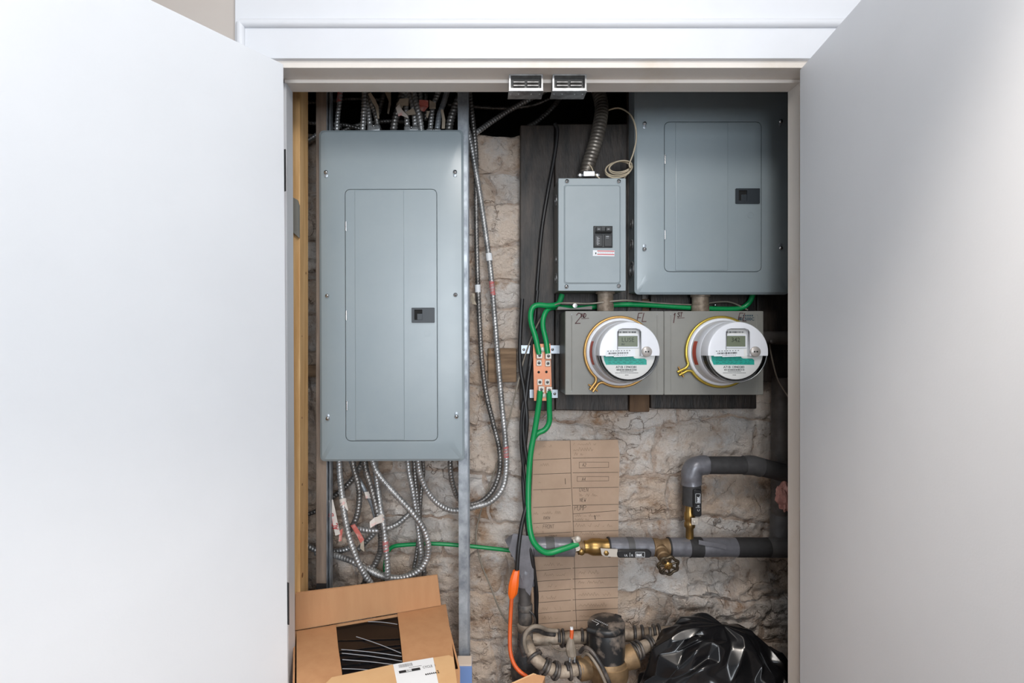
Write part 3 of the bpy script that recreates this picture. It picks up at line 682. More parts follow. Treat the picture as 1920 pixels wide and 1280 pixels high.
# nipples below the boxes
def fitting(name, px, py0, py1, Y, r, label, cat, mat='dusty_pipe'):
    z0_, z1_ = fz(py1, Y), fz(py0, Y); hh = z1_ - z0_
    root = thing(name, (fx(px, Y), Y, z0_), label, cat)
    bm = B(); lathe(bm, [(r, 0), (r, hh)], (fx(px, Y), Y, z0_), (0, 0, 1), 20); obj('pipe', bm, mat, root)
    bm = B(); lathe(bm, [(r, 0), (r * 1.25, 0.0), (r * 1.25, 0.006), (r, 0.006)], (fx(px, Y), Y, z1_ - 0.007), (0, 0, 1), 8, cap=False); obj('locknut', bm, mat, root)
    bm = B(); lathe(bm, [(r * 1.06, 0), (r * 1.06, hh * 0.35)], (fx(px, Y), Y, z0_ + 0.001), (0, 0, 1), 20); obj('bushing', bm, mat, root)
fitting('pipe_nipple', 1135, 546, 584, 1.545, 0.0215, 'dusty pipe nipple joining small breaker box to meter base', 'pipe fitting')
fitting('pipe_nipple', 1313, 552, 585, 1.565, 0.0225, 'dusty pipe nipple between right panel and meter base', 'pipe fitting')

# big flexible conduit with its connector
root = thing('flexible_conduit', at(1097, 330, 1.545), 'thick ribbed flexible conduit rising from small breaker box', 'conduit')
bm = B(); P = pp([(1099, 326, 1.545), (1104, 306, 1.545), (1115, 272, 1.55), (1124, 235, 1.56), (1128, 203, 1.58), (1123, 176, 1.60), (1112, 145, 1.63), (1100, 118, 1.66)])
tube(bm, P, 0.0185, 16, 0.0022, ribbed(0.0185, 0.0105, 0.065)); obj('armour', bm, 'conduit', root, sharp=60)
c = at(1101, 332, 1.545)
bm = B(); lathe(bm, [(0.0215, -0.006), (0.0215, 0.006), (0.0205, 0.012), (0.019, 0.014)], c, (0, 0, 1), 20); cn = obj('connector', bm, 'steel_bright', root)
bm = B(); box(bm, c.x - 0.016, c.x + 0.016, c.y - 0.027, c.y - 0.018, c.z - 0.006, c.z + 0.009, 0.0015); obj('saddle', bm, 'steel_bright', cn)
for sx in (-1, 1):
    bm = B(); lathe(bm, [(0.0075, 0), (0.0075, 0.008), (0.005, 0.010), (0, 0.010)], c + Vector((sx * 0.0235, -0.016, -0.001)), (0, -1, 0), 14); ear = obj('screw_ear', bm, 'steel_bright', cn)
    
# ------------------------------------------------------------------ meter base with two gangs
YS = 1.478
root = thing('meter_base', (fx(1245, YS), YS, fz(740, YS)), 'wide olive grey twin meter base under the breaker boxes', 'meter base')
X0_, X1_, Z0_, Z1_ = fx(1060, YS), fx(1431.5, YS), fz(740, YS), fz(583, YS)
bm = B(); box(bm, X0_ + 0.001, X1_ - 0.001, YS + 0.003, 1.596, Z0_ + 0.001, Z1_ - 0.001, 0.0015); obj('cabinet', bm, 'socket_side', root)
mid = fx(1245, YS); covers = []
for xa, xb in ((X0_, mid - 0.0008), (mid + 0.0008, X1_)):
    bm = B(); prism(bm, rrect(xa, xb, Z0_, Z1_, 0.002, 3), YS, YS + 0.012, 0.001)
    cv = obj('cover', bm, 'socket_grey', root); covers.append((cv, xa, xb))
    for xx in (xa + 0.017, xb - 0.017):
        bm = B(); tube(bm, [(xx, YS + 0.0004, Z0_ + 0.008), (xx, YS + 0.0004, Z1_ - 0.008)], 0.0014, 8, 0.05); obj('pressed_rib', bm, 'socket_grey', cv)
        for zz in (Z0_ + 0.009, Z1_ - 0.009):
            bm = B(); lathe(bm, [(0.0016, 0), (0.0014, 0.001), (0, 0.0012)], (xx, YS, zz), (0, -1, 0), 8); obj('rivet', bm, 'steel_dull', cv)
pl = Plane((0, YS, 0))
def hw(bm, txt, px, py, hpx, w, sl=0.15): handwrite(bm, pl, txt, fx(px, YS), fz(py, YS), hpx * YS / F, w, 0.05, 0.0006, sl)
cv = covers[0][0]
bm = B(); hw(bm, '2', 1079, 606, 19, 0.0022); hw(bm, 'ND', 1090, 595, 7.5, 0.0020); stroke_line(bm, pl, [(fx(1090, YS), fz(597.5, YS)), (fx(1104, YS), fz(596.5, YS))], 0.0014); hw(bm, 'FL', 1194, 603, 16, 0.0022, 0.2)
obj('handwriting', bm, 'marker_red', cv, 'dark red marker writing 2ND FL')
cv = covers[1][0]
bm = B(); hw(bm, '1', 1259, 605, 18, 0.0022); hw(bm, 'ST', 1270, 594, 8, 0.0020); stroke_line(bm, pl, [(fx(1270, YS), fz(596.5, YS)), (fx(1283, YS), fz(595.5, YS))], 0.0014); hw(bm, 'FL', 1383, 602, 15, 0.0019, 0.25)
obj('handwriting', bm, 'marker_red', cv, 'dark marker writing 1ST FL')
bm = B(); type_text(bm, pl, 'MC500C', fx(1384, YS), fz(600.5, YS), 0.0115, 0.0005, 0.0003); obj('model_print', bm, 'print_blue', cv)
bm = B()
for q in range(5): quad(bm, pl, fx(1393 + q * 4, YS), fz(593, YS), fx(1395.5 + q * 4, YS), fz(590, YS), 0.0005)
obj('fine_print', bm, 'print_blue', cv)
# loose hub plate on the top edge
root = thing('mounting_strap', at(1066, 580, 1.54), 'dark metal strap lying on the top left of meter base', 'strap')
bm = B(); loft(bm, [[(p.x, y, p.z) for p in pp([(1046, 575, 1.54), (1070, 579, 1.54), (1108, 574, 1.54), (1108, 580.5, 1.54), (1043, 581, 1.54)])] for y in (1.525, 1.56)]); obj('plate', bm, 'socket_side', root)
bm = B(); lathe(bm, [(0.006, 0), (0.006, 0.003), (0, 0.004)], at(1078, 573, 1.53), (0, -1, 0), 12); obj('bolt', bm, 'steel_bright', root)
screw(None, at(1341, 572, 1.59), 0.005).update_tag()
o = [o for o in C.objects if o.name.startswith('screw') and o.parent is None][0]; tag(o, 'bright screw in the board above the first floor meter', 'screw')

# ------------------------------------------------------------------ meters
def meter(label, cx, cz, serial, lcdtxt, tab_deg, ringmat, seed):
    y0 = YS
    root = thing('electric_meter', (cx, y0, cz), label, 'electric meter')
    o = Vector((cx, y0, cz)); D = (0, -1, 0)
    # clamp ring with two ears
    a_gap = 7.0
    bm = B(); P = []
    for k in range(61):
        a = R(tab_deg + a_gap + (360 - 2 * a_gap) * k / 60); P.append(o + Vector((0.0915 * math.cos(a), -0.007, 0.0915 * math.sin(a))))
    dv = Vector((math.cos(R(tab_deg)), 0, math.sin(R(tab_deg)))); sv = Vector((-dv.z, 0, dv.x))
    e1 = [o + dv * q + sv * 0.0045 + Vector((0, -0.007, 0)) for q in (0.126, 0.112, 0.100)]
    e2 = [o + dv * q - sv * 0.0045 + Vector((0, -0.007, 0)) for q in (0.100, 0.112, 0.126)]
    tube(bm, e1 + P + e2, 0.0036, 8, 0.005); rg = obj('clamp_ring', bm, ringmat, root)
    bm = B(); c = o + dv * 0.117 + Vector((0, -0.007, 0)); tube(bm, [c - sv * 0.016, c + sv * 0.016], 0.0022, 8, 0.01); obj('clamp_bolt', bm, 'gold', rg)
    bm = B(); lathe(bm, [(0.0885, 0.0), (0.0885, 0.012), (0.0865, 0.015), (0.0825, 0.016)], o, D, 56); obj('flange', bm, 'meter_white', root)
    bm = B(); lathe(bm, [(0.0825, 0.014), (0.080, 0.040), (0.0775, 0.060), (0.0755, 0.062), (0.070, 0.064)], o, D, 56); body = obj('body', bm, 'meter_clear_grey', root)
    # red arc label on the cone (basis puts the angle 0 on u = D x Z)
    bm = B(); u, w, d = basis(D); flipx = u.x
    def cone_r(h): return 0.0825 - (h - 0.014) * 0.0025 / 0.026 + 0.0004
    rows = []
    for h in (0.024, 0.034, 0.043):
        rows.append([bm.verts.new(o + Vector((cone_r(h) * math.cos(R(q)), -h, cone_r(h) * math.sin(R(q))))) for q in range(160, 208, 4)])
    for ra_, rb_ in zip(rows, rows[1:]):
        for i in range(len(ra_) - 1): bm.faces.new((ra_[i], ra_[i + 1], rb_[i + 1], rb_[i]))
    obj('arc_label', bm, 'red_label', body, 'curved red label')
    zc = -0.0085   # chord
    # black inner ring and face plate
    bm = B(); lathe(bm, [(0.0715, 0.060), (0.0715, 0.086), (0.068, 0.086), (0.068, 0.060)], o, D, 48, cap=False); obj('inner_ring', bm, 'black_gap', root)
    bm = B(); lathe(bm, [(0.0675, 0.080), (0.0675, 0.090), (0.066, 0.091), (0, 0.091)], o, D, 48); face = obj('face_plate', bm, 'face_white', root)
    # clear lower cover
    def arc(r, a0, a1, n): return [(cx + r * math.cos(R(a0 + (a1 - a0) * k / n)), cz + r * math.sin(R(a0 + (a1 - a0) * k / n))) for k in range(n + 1)]
    ac = math.degrees(math.asin(zc / 0.0752))
    bm = B(); rows = []
    for r, h in ((0.0755, 0.060), (0.0755, 0.094), (0.0745, 0.0985), (0.071, 0.1005), (0.04, 0.1012), (0.0, 0.1014)):
        aa = math.degrees(math.asin(max(-1, zc / max(r, 0.0086))))
        rows.append([bm.verts.new((p[0], y0 - h, min(p[1], cz + zc))) for p in arc(max(r, 1e-4), 180 - aa, 360 + aa, 32)])
    for a, b_ in zip(rows, rows[1:]):
        for i in range(32): bm.faces.new((a[i], a[i + 1], b_[i + 1], b_[i]))
    obj('clear_cover', bm, 'clear_cover', root, flip=False)
    bm = B(); tube(bm, [Vector((p[0], y0 - 0.096, p[1])) for p in arc(0.0742, 180 - ac, 360 + ac, 40)], 0.0013, 6, raw=True); obj('cover_rim', bm, 'steel_dull', root)
    # white upper shroud with the display notch
    nx0, nx1, ntop = -0.030, 0.0275, 0.058
    prof = arc(0.0755, ac, 180 - ac, 40)
    notch = [(cx + nx0, cz + zc), (cx + nx0, cz + ntop - 0.008), (cx + nx0 + 0.003, cz + ntop - 0.003), (cx + nx0 + 0.012, cz + ntop), (cx + nx1 - 0.012, cz + ntop), (cx + nx1 - 0.003, cz + ntop - 0.003), (cx + nx1, cz + ntop - 0.008), (cx + nx1, cz + zc)]
    fr = arc(0.0690, math.degrees(math.asin(zc / 0.069)), 180 - math.degrees(math.asin(zc / 0.069)), 40)
    md = arc(0.0735, math.degrees(math.asin(zc / 0.0735)), 180 - math.degrees(math.asin(zc / 0.0735)), 40)
    bm = B()
    L = [[bm.verts.new((p[0], y0 - h, p[1])) for p in A] for A, h in ((prof, 0.060), (prof, 0.0985), (md, 0.1025), (fr, 0.1035))]
    for a, b_ in zip(L, L[1:]):
        for i in range(40): bm.faces.new((a[i], a[i + 1], b_[i + 1], b_[i]))
    N0 = [bm.verts.new((p[0], y0 - 0.1035, p[1])) for p in notch]; N1 = [bm.verts.new((p[0], y0 - 0.0905, p[1])) for p in notch]
    bm.faces.new(L[-1] + N0)
    for i in range(7): bm.faces.new((N0[i], N0[i + 1], N1[i + 1], N1[i]))
    # underside of the shroud along the chord
    for s_ in (0, -1):
        a = [l[s_] for l in L]; nn = (N0[-1], N1[-1]) if s_ == 0 else (N0[0], N1[0])
        bm.faces.new([a[0], a[1], a[2], a[3], nn[0], nn[1]])
    bmesh.ops.triangulate(bm, faces=[f for f in bm.faces if len(f.verts) > 6])
    sh = obj('shroud', bm, 'meter_white', root, sharp=30)
    bm = B(); tube(bm, [Vector((p[0] , y0 - 0.1037, p[1])) for p in notch], 0.0011, 6, raw=True); obj('notch_lip', bm, 'print_grey', sh)
    # display
    pf = Plane((cx, y0 - 0.091, cz))
    bm = B(); box(bm, cx - 0.0285, cx + 0.0255, y0 - 0.0935, y0 - 0.0905, cz + 0.010, cz + 0.0435, 0.0008); bz = obj('display_bezel', bm, 'meter_white', root)
    bm = B(); box(bm, cx - 0.0262, cx + 0.0222, y0 - 0.0941, y0 - 0.0930, cz + 0.0140, cz + 0.0405, 0.0003); obj('lcd', bm, 'lcd', bz)
    pd = Plane((cx, y0 - 0.0941, cz)); bm = B(); type_text(bm, pd, lcdtxt[0], -0.002, 0.0255, 0.0155, 0.0002, 0.0001, 'CENTER', 0.95)
    if lcdtxt[1]: type_text(bm, pd, lcdtxt[1], -0.014, 0.0165, 0.0075, 0.0002, 0.0002, 'CENTER')
    obj('lcd_digits', bm, 'lcd_ink', bz)
    bm = B(); barcode(bm, pf, -0.024, 0.0475, 0.019, 0.0515, 0.0004, 22, seed); obj('fine_print', bm, 'print_black', face)
    # white sticker
    ps = Plane((cx, y0 - 0.104, cz), (1, 0, 0.03), (-0.03, 0, 1))
    bm = B(); bm2 = None
    poly = [(-0.060, -0.0085), (-0.040, -0.0085), (-0.039, -0.0105), (0.013, -0.0105), (0.013, 0.0075), (-0.058, 0.0075)]
    loft(bm, [[ps.p(a, b_, 0.0005) for a, b_ in poly], [ps.p(a, b_, -0.0003) for a, b_ in poly]]); st = obj('sticker', bm, 'print_white', root)
    bm = B(); barcode(bm, ps, -0.052, -0.0035, -0.004, 0.0008, 0.0008, 24, seed + 3)
    for q in range(9): quad(bm, ps, -0.055 + q * 0.0066, 0.0035, -0.0515 + q * 0.0066, 0.005, 0.0008)
    for q in range(7): quad(bm, ps, -0.040 + q * 0.005, -0.0068, -0.0365 + q * 0.005, -0.006, 0.0008)
    obj('sticker_print', bm, 'print_black', st)
    # teal band and printing on the face
    bm = B(); poly = [(-0.0615, -0.0085), (0.012, -0.0085), (0.0135, -0.0135), (0.018, -0.0155), (0.040, -0.0155), (0.0450, -0.019), (0.0455, -0.031), (-0.0555, -0.031), (-0.0600, -0.020)]
    poly = [(a * 1.0, b_) for a, b_ in poly]
    bm.faces.new([bm.verts.new(pf.p(a, b_, 0.0004)) for a, b_ in poly]); tb = obj('teal_band', bm, 'teal', face, flip=False)
    bm = B()
    rnd = random.Random(seed)
    for zz, sz in ((-0.0125, 0.0012), (-0.0165, 0.0012), (-0.0205, 0.0016), (-0.025, 0.002), (-0.0285, 0.0012)):
        x = -0.050
        while x < 0.036:
            wq = rnd.uniform(0.003, 0.010); 
            if zz < -0.015 or x < 0.006: quad(bm, pf, x, zz - sz / 2, min(x + wq, 0.040), zz + sz / 2, 0.0006)
            x += wq + rnd.uniform(0.002, 0.008)
    obj('band_print', bm, 'teal_dark', tb)
    bm = B(); type_text(bm, pf, serial, -0.005, -0.0395, 0.0082, 0.0004, 0.00012, 'CENTER', 0.98); obj('serial_number', bm, 'print_black', face)
    bm = B(); barcode(bm, pf, -0.029, -0.0455, 0.021, -0.0415, 0.0004, 34, seed + 7)
    for zz, xa, xb in ((-0.0482, -0.020, 0.012), (-0.0518, -0.032, 0.022), (-0.0572, -0.008, 0.001)):
        x = xa
        while x < xb: quad(bm, pf, x, zz, x + 0.0020, zz + 0.0014, 0.0004); x += 0.0030
    obj('fine_print', bm, 'print_black', face)
    # demand reset button
    bm = B(); c = Vector((cx + 0.0415, y0 - 0.102, cz + 0.0015)); lathe(bm, [(0.0128, 0), (0.0128, 0.0035), (0.0118, 0.0048), (0, 0.0050)], c, D, 24); bt = obj('reset_button', bm, 'clip_grey', root)
    bt.data.materials[0] = MATS['meter_button']
    bm = B()
    for q in (-1, 1): lathe(bm, [(0.0022, 0.005), (0.0022, 0.0054), (0, 0.0054)], c + Vector((q * 0.0032, 0, 0)), D, 8)
    obj('button_mark', bm, 'print_black', bt)
    return root
pm('meter_button', (178, 172, 168), 0.35, 0.3)
mz = fz(659.5, 1.472)
meter('white electric meter marked 2ND FL with lit text on its grey display', fx(1161.5, 1.472), mz, 'A71B 13943281', ('LUSE', '9V'), 234, 'gold', 3)
meter('white electric meter marked 1ST FL, next to the right jamb', fx(1351.5, 1.472), mz, 'A71B 13943283', ('342', ''), 207, 'gold_yellow', 8)

# ------------------------------------------------------------------ copper ground bar
Yg = 1.552
root = thing('ground_bar', at(1019, 750, Yg), 'copper ground bar with eight clamped lugs left of meter base', 'ground bar')
tx, tz = Vector((0.996, 0, -0.0)), Vector((0.03, 0, -1)).normalized()
A = [(999.5, 645), (1032, 644), (1035, 751), (1001.5, 751)]
bm = B(); loft(bm, [[at(a, b_, Yg) - Vector((0, Yg - y, 0)) for a, b_ in A] for y in (Yg, Yg + 0.007)]); bar = obj('copper_bar', bm, 'copper', root)
for a, b_ in ((1010, 697.5), (1024.5, 697)):
    bm = B(); lathe(bm, [(0.0036, 0), (0.0036, 0.0004), (0, 0.0005)], at(a, b_, Yg), (0, -1, 0), 12); obj('hole', bm, 'black_gap', bar)
for (a, b_), hh in zip(((1010.5, 666), (1027, 667), (1010.5, 680), (1027, 681), (1012, 716), (1026, 716), (1014, 729), (1028.5, 730)), (1, 1, 0, 0, 0, 0, 1, 1)):
    c = at(a, b_, Yg)
    bm = B(); wq = 0.0082 if hh else 0.0072; dp = 0.016 if hh else 0.004
    box(bm, c.x - wq, c.x + wq, Yg - dp, Yg, c.z - 0.0085, c.z + 0.0085, 0.0012); lg = obj('lug', bm, 'tin', root)
    screw(lg, Vector((c.x, Yg - dp, c.z)), 0.0042, mat='steel_dull')
for a, b_ in ((1017.5, 655), (1019.5, 741)):
    bm = B(); lathe(bm, [(0.0068, 0), (0.0068, 0.003), (0.004, 0.0045), (0, 0.0047)], at(a, b_, Yg), (0, -1, 0), 16); obj('mounting_bolt', bm, 'tin', root)
for y_, x0_, x1_, xs in ((655, 974, 1059, (982, 1036)), (738, 993, 1046, (1040,))):
    bm = B(); pbox(bm, x0_, y_ - 8, x1_, y_ + 8, 1.585, 0.0025, 0.0006); bk = obj('bracket', bm, 'galv_light', root)
    for xx in xs: screw(bk, at(xx, y_, 1.585), 0.004)
    bm = B(); box(bm, at(1003, y_, 1.585).x, at(1030, y_, 1.585).x, Yg + 0.006, 1.586, fz(y_ + 7, 1.585), fz(y_ - 7, 1.585), 0.001); obj('spacer', bm, 'galv_light', root)

# ------------------------------------------------------------------ wires
def wire(name, pts, r, mat, label, cat='wire', group=None, seg=10, step=0.008):
    bm = B(); tube(bm, pp(pts), r, seg, step); return obj(name, bm, mat, None, label, cat, group, sharp=60)
wire('ground_wire', [(1054, 552, 1.56), (1047, 569, 1.556), (1030, 573, 1.55), (1006, 572, 1.545), (996, 582, 1.542), (996, 605, 1.54), (1004, 632, 1.54), (1011, 664, 1.54)], 0.0078, 'green_wire', 'green wire bending from small breaker box to ground bar')
wire('ground_wire', [(1412, 552, 1.575), (1402, 570, 1.575), (1378, 579, 1.58), (1300, 577, 1.582), (1220, 572, 1.582), (1160, 571, 1.582), (1090, 577, 1.582), (1052, 576, 1.575), (1030, 578, 1.56), (1020, 592, 1.55), (1018, 612, 1.545), (1024, 640, 1.54), (1027, 664, 1.54)], 0.0072, 'green_wire', 'green wire running above the meters from right panel to ground bar')
wire('ground_wire', [(1013, 732, 1.54), (1010, 760, 1.545), (1003, 805, 1.55), (995, 850, 1.55), (991, 905, 1.545), (991, 960, 1.53), (995, 1000, 1.515), (1005, 1022, 1.51), (1025, 1036, 1.51), (1052, 1030, 1.515), (1084, 1019, 1.525)], 0.0080, 'green_wire', 'long green wire dropping from ground bar to pipe clamp')
wire('ground_wire', [(1029.5, 732, 1.54), (1030, 765, 1.55), (1030, 790, 1.555), (1022, 805, 1.556), (1008, 812, 1.556), (1000, 822, 1.558)], 0.0076, 'green_wire', 'short green wire from ground bar looping into the long one')
wire('ground_wire', [(723, 1090, 1.60), (722, 1062, 1.60), (725, 1040, 1.60), (736, 1025, 1.60), (762, 1021, 1.60), (810, 1019, 1.60), (862, 1022, 1.60), (915, 1027, 1.60), (958, 1032, 1.59)], 0.0056, 'green_wire', 'thin green wire crossing the stone wall behind steel stud')
wire('black_cable', [(1040, 232, 1.59), (1045, 246, 1.588), (1040, 290, 1.588), (1028, 355, 1.588), (1016, 430, 1.588), (1010, 500, 1.588), (1005, 570, 1.588), (1002, 640, 1.588), (992, 700, 1.58), (985, 760, 1.57), (981, 800, 1.57), (986, 850, 1.565), (992, 890, 1.56), (988, 940, 1.54), (978, 985, 1.515), (972, 1030, 1.50), (969, 1072, 1.495)], 0.0055, 'black_cable', 'black cable dropping from board top to the orange boot', 'cable')
wire('black_cable', [(979, 560, 1.59), (975, 640, 1.59), (976, 690, 1.585), (983, 735, 1.575), (988, 790, 1.565), (983, 850, 1.572), (981, 900, 1.57), (984, 950, 1.55), (990, 1000, 1.525), (998, 1050, 1.515), (1004, 1100, 1.53), (1006, 1178, 1.55)], 0.0058, 'black_cable', 'black cable hanging down over the insulated pipe to the floor plumbing', 'cable')
wire('black_cable', [(1008, 545, 1.585), (1000, 620, 1.585), (992, 690, 1.582), (979, 770, 1.575), (977, 830, 1.572), (983, 890, 1.568), (989, 950, 1.548), (995, 1010, 1.522), (1002, 1070, 1.518), (1007, 1120, 1.53), (1003, 1180, 1.55)], 0.0046, 'black_cable', 'thinner black cable twisted beside the other two', 'cable')
wire('thin_wire', [(1402, 581, 1.575), (1372, 567, 1.575), (1345, 566, 1.575), (1305, 571, 1.575), (1250, 569, 1.575), (1200, 565, 1.572), (1165, 563, 1.53), (1105, 569, 1.53), (1070, 568, 1.535), (1044, 570, 1.545), (1022, 586, 1.56), (1008, 608, 1.57), (994, 640, 1.58), (982, 675, 1.585), (972, 715, 1.59), (952, 795, 1.61), (935, 860, 1.61), (912, 925, 1.61), (896, 980, 1.61), (893, 1012, 1.61), (902, 1055, 1.61), (920, 1100, 1.61), (938, 1145, 1.61), (955, 1170, 1.61), (972, 1172, 1.60)], 0.0022, 'grey_wire', 'thin grey wire strung above meters and down the stone wall', 'wire', seg=6)
wire('thin_wire', [(1441, 632, 1.56), (1446, 665, 1.56), (1456, 705, 1.55), (1469, 730, 1.54), (1490, 760, 1.53)], 0.0020, 'grey_wire', 'thin grey wire hanging right of the first floor meter', 'wire', seg=6)
wire('thin_wire', [(1096, 303, 1.535), (1108, 312, 1.525), (1114, 325, 1.52), (1126, 336, 1.52)], 0.0018, 'beige_wire', 'short beige wire end curling round the big conduit connector', 'wire', seg=6)
# coil of beige wire
pts = [(1130, 212, 1.58), (1145, 205, 1.575), (1162, 203, 1.57), (1180, 213, 1.535), (1190, 232, 1.515), (1193, 258, 1.515), (1188, 285, 1.52), (1180, 308, 1.53)]
for k in range(4 * 12):
    a = 2 * math.pi * k / 12; j = k // 12
    pts.append((1159 + (24 - j * 2.0 + (j % 2) * 3) * math.cos(a) + j * 1.5, 318 - (15 - j * 1.5) * math.sin(a) - 6 * math.cos(a) * 0.5 - j * 2, 1.532 + 0.010 * math.sin(a * 1.0 + j) + j * 0.002))
pts += [(1178, 322, 1.55), (1168, 338, 1.55)]
wire('wire_coil', pts, 0.0022, 'beige_wire', 'small coil of beige wire resting on the small breaker box', 'wire coil', seg=6, step=0.004)

# armoured cables
def cable(pts, label, r=0.0078, mat='armor', pitch=0.0088, group='armoured cables', amp=0.145):
    root = thing('armoured_cable', at(*pts[-1]), label, 'cable', group)
    bm = B(); tube(bm, pp(pts), r, 10, pitch / 4.5, ribbed(r, pitch, amp)); obj('armour', bm, mat, root, sharp=70)
    return root
def wrap(root, pts, r, mat, name='tape_label', label=None):
    bm = B(); tube(bm, pp(pts), r, 14, 0.004); return obj(name, bm, mat, root, label)
def flag(root, px, Y, mat, name='tape_flag', label=None, bend=0.006):
    "thin strip of tape given by its two long sides in pixels"
    bm = B(); n = len(px) // 2; L = px[:n]; Rr = list(reversed(px[n:])); loops = []
    for i in range(n):
        dy = bend * math.sin(i / max(1, n - 1) * math.pi); a = at(L[i][0], L[i][1], Y + dy); b_ = at(Rr[i][0], Rr[i][1], Y + dy * 0.3)
        loops.append([a, b_, b_ + Vector((0, 0.0008, 0)), a + Vector((0, 0.0008, 0))])
    loft(bm, loops); return obj(name, bm, mat, root, label)
YT = 1.53
G1 = 'armoured cables entering the tall panel from above'
c = cable([(632, 250, YT), (633, 222, YT), (636, 195, YT), (638, 170, YT), (640, 120, YT)], 'leftmost armoured cable above tall panel, red marked at its top', 0.0062, group=G1); wrap(c, [(635.6, 192, YT), (637.6, 172, YT)], 0.0070, 'red_paint', 'red_mark')
cable([(680, 250, YT), (682, 215, YT), (684, 172, YT), (685, 120, YT)], 'bright upright armoured cable left of first connector above tall panel', 0.0075, group=G1)
c = cable([(694, 236, YT + .005), (692, 215, YT + .005), (690, 185, YT + .005), (688, 120, YT + .005)], 'armoured cable entering left half of first double connector', 0.0068, group=G1)
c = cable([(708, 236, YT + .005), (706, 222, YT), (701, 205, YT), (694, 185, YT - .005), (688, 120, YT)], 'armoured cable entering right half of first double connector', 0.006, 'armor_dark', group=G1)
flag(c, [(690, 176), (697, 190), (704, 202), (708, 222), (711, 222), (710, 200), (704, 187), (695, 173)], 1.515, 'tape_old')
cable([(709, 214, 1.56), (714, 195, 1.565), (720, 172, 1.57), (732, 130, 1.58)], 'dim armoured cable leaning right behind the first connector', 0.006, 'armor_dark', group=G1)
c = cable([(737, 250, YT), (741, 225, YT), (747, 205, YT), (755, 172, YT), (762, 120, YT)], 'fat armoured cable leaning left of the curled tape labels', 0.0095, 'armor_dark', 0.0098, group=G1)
flag(c, [(721, 172), (729, 190), (726, 212), (729, 214), (733, 195), (733, 172)], 1.55, 'tape_old')
c = cable([(764, 238, YT), (762, 215, YT), (761, 190, YT), (760, 120, YT)], 'armoured cable entering left half of second connector, curled tape label on it', 0.0068, group=G1)
flag(c, [(766, 184), (750, 185), (743, 196), (742, 204), (751, 210), (756, 198), (766, 198)], 1.512, 'tape_old', bend=-0.004)
flag(c, [(742, 202), (747, 218), (752, 216), (766, 222), (764, 216), (757, 209), (752, 203), (749, 194)], 1.508, 'tape_white')
c = cable([(779, 238, YT), (777, 217, YT), (773, 195, YT), (766, 172, YT), (760, 120, YT)], 'armoured cable entering right half of second connector', 0.007, group=G1)
flag(c, [(760, 210), (775, 202), (780, 214), (765, 216)], 1.514, 'tape_old')
cable([(791, 250, YT), (788, 225, YT - .006), (783, 203, YT - .008), (776, 172, YT - .005), (770, 120, YT)], 'armoured cable crossing right of the second connector', 0.0072, group=G1)
c = cable([(788, 230, 1.56), (790, 200, 1.555), (787, 172, 1.55), (786, 120, 1.55)], 'armoured cable behind the round red tape label', 0.0066, group=G1)
flag(c, [(786, 187), (786, 196), (789, 207), (795, 209), (803, 200), (803, 188)], 1.515, 'tape_red', 'tape_label')
flag(c, [(805, 187), (805, 204), (817, 204), (817, 193)], 1.520, 'tape_old')
cable([(798, 225, 1.57), (798, 195, 1.565), (798, 172, 1.56), (798, 120, 1.56)], 'narrow dark armoured cable behind the red tape label', 0.0055, 'armor_dark', group=G1)
c = cable([(807, 242, YT), (810, 210, YT), (814, 192, YT), (822, 172, YT), (830, 140, YT), (836, 115, YT)], 'armoured cable entering left half of third connector', 0.0068, group=G1)
flag(c, [(800, 208), (799, 220), (802, 221), (806, 208)], 1.516, 'tape_old')
c = cable([(820, 242, YT), (824, 215, YT), (831, 195, YT), (838, 172, YT), (848, 120, YT)], 'smooth grey taped cable entering right half of third connector', 0.0075, 'galv', amp=0.05, group=G1)
flag(c, [(826, 205), (829, 222), (828, 241), (834, 241), (835, 225), (831, 205)], 1.515, 'tape_old', label='white tape printed with dark stripes')
cable([(841, 250, YT), (845, 225, YT), (852, 205, YT), (862, 182, YT), (875, 150, YT + .02), (885, 115, YT + .02)], 'fat armoured cable leaning right against steel stud above tall panel', 0.0098, 'armor_dark', 0.0098, group=G1)
for x0_, x1_, y0_ in ((688, 713, 232), (757, 785, 235), (799, 827, 240)):
    Y = 1.515; k = {688: 'first', 757: 'second', 799: 'third'}[x0_]
    rt = thing('cable_connector', at((x0_ + x1_) / 2, 244, Y), k + ' double cable connector from left on top of tall panel', 'connector', 'double connectors')
    bm = B(); pbox(bm, x0_, y0_, x1_, 246, Y, 0.035, 0.004); obj('clamp_body', bm, 'steel_dull', rt); screw(rt, at((x0_ + x1_) / 2, y0_ + 4, Y), 0.004)
G2 = 'armoured cables running behind the studs at the top'
cable([(560, 272, 1.58), (584, 259, 1.585), (600, 250, 1.59), (640, 236, 1.60)], 'short armoured cable crossing left of weathered stud', 0.006, group=G2)
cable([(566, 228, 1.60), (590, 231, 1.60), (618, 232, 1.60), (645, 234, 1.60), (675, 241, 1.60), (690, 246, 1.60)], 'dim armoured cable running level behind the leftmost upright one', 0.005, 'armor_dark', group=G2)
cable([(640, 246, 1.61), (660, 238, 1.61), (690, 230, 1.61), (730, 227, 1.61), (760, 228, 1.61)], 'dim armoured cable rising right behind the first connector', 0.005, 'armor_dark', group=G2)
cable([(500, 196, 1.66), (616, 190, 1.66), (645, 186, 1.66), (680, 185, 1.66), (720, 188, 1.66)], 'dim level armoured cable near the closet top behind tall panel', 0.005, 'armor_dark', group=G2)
cable([(880, 258, 1.60), (897, 246, 1.61), (925, 226, 1.63), (960, 204, 1.65), (1000, 182, 1.67), (1040, 160, 1.69)], 'armoured cable slanting up to left roller catch from stone wall', 0.0072, group=G2)
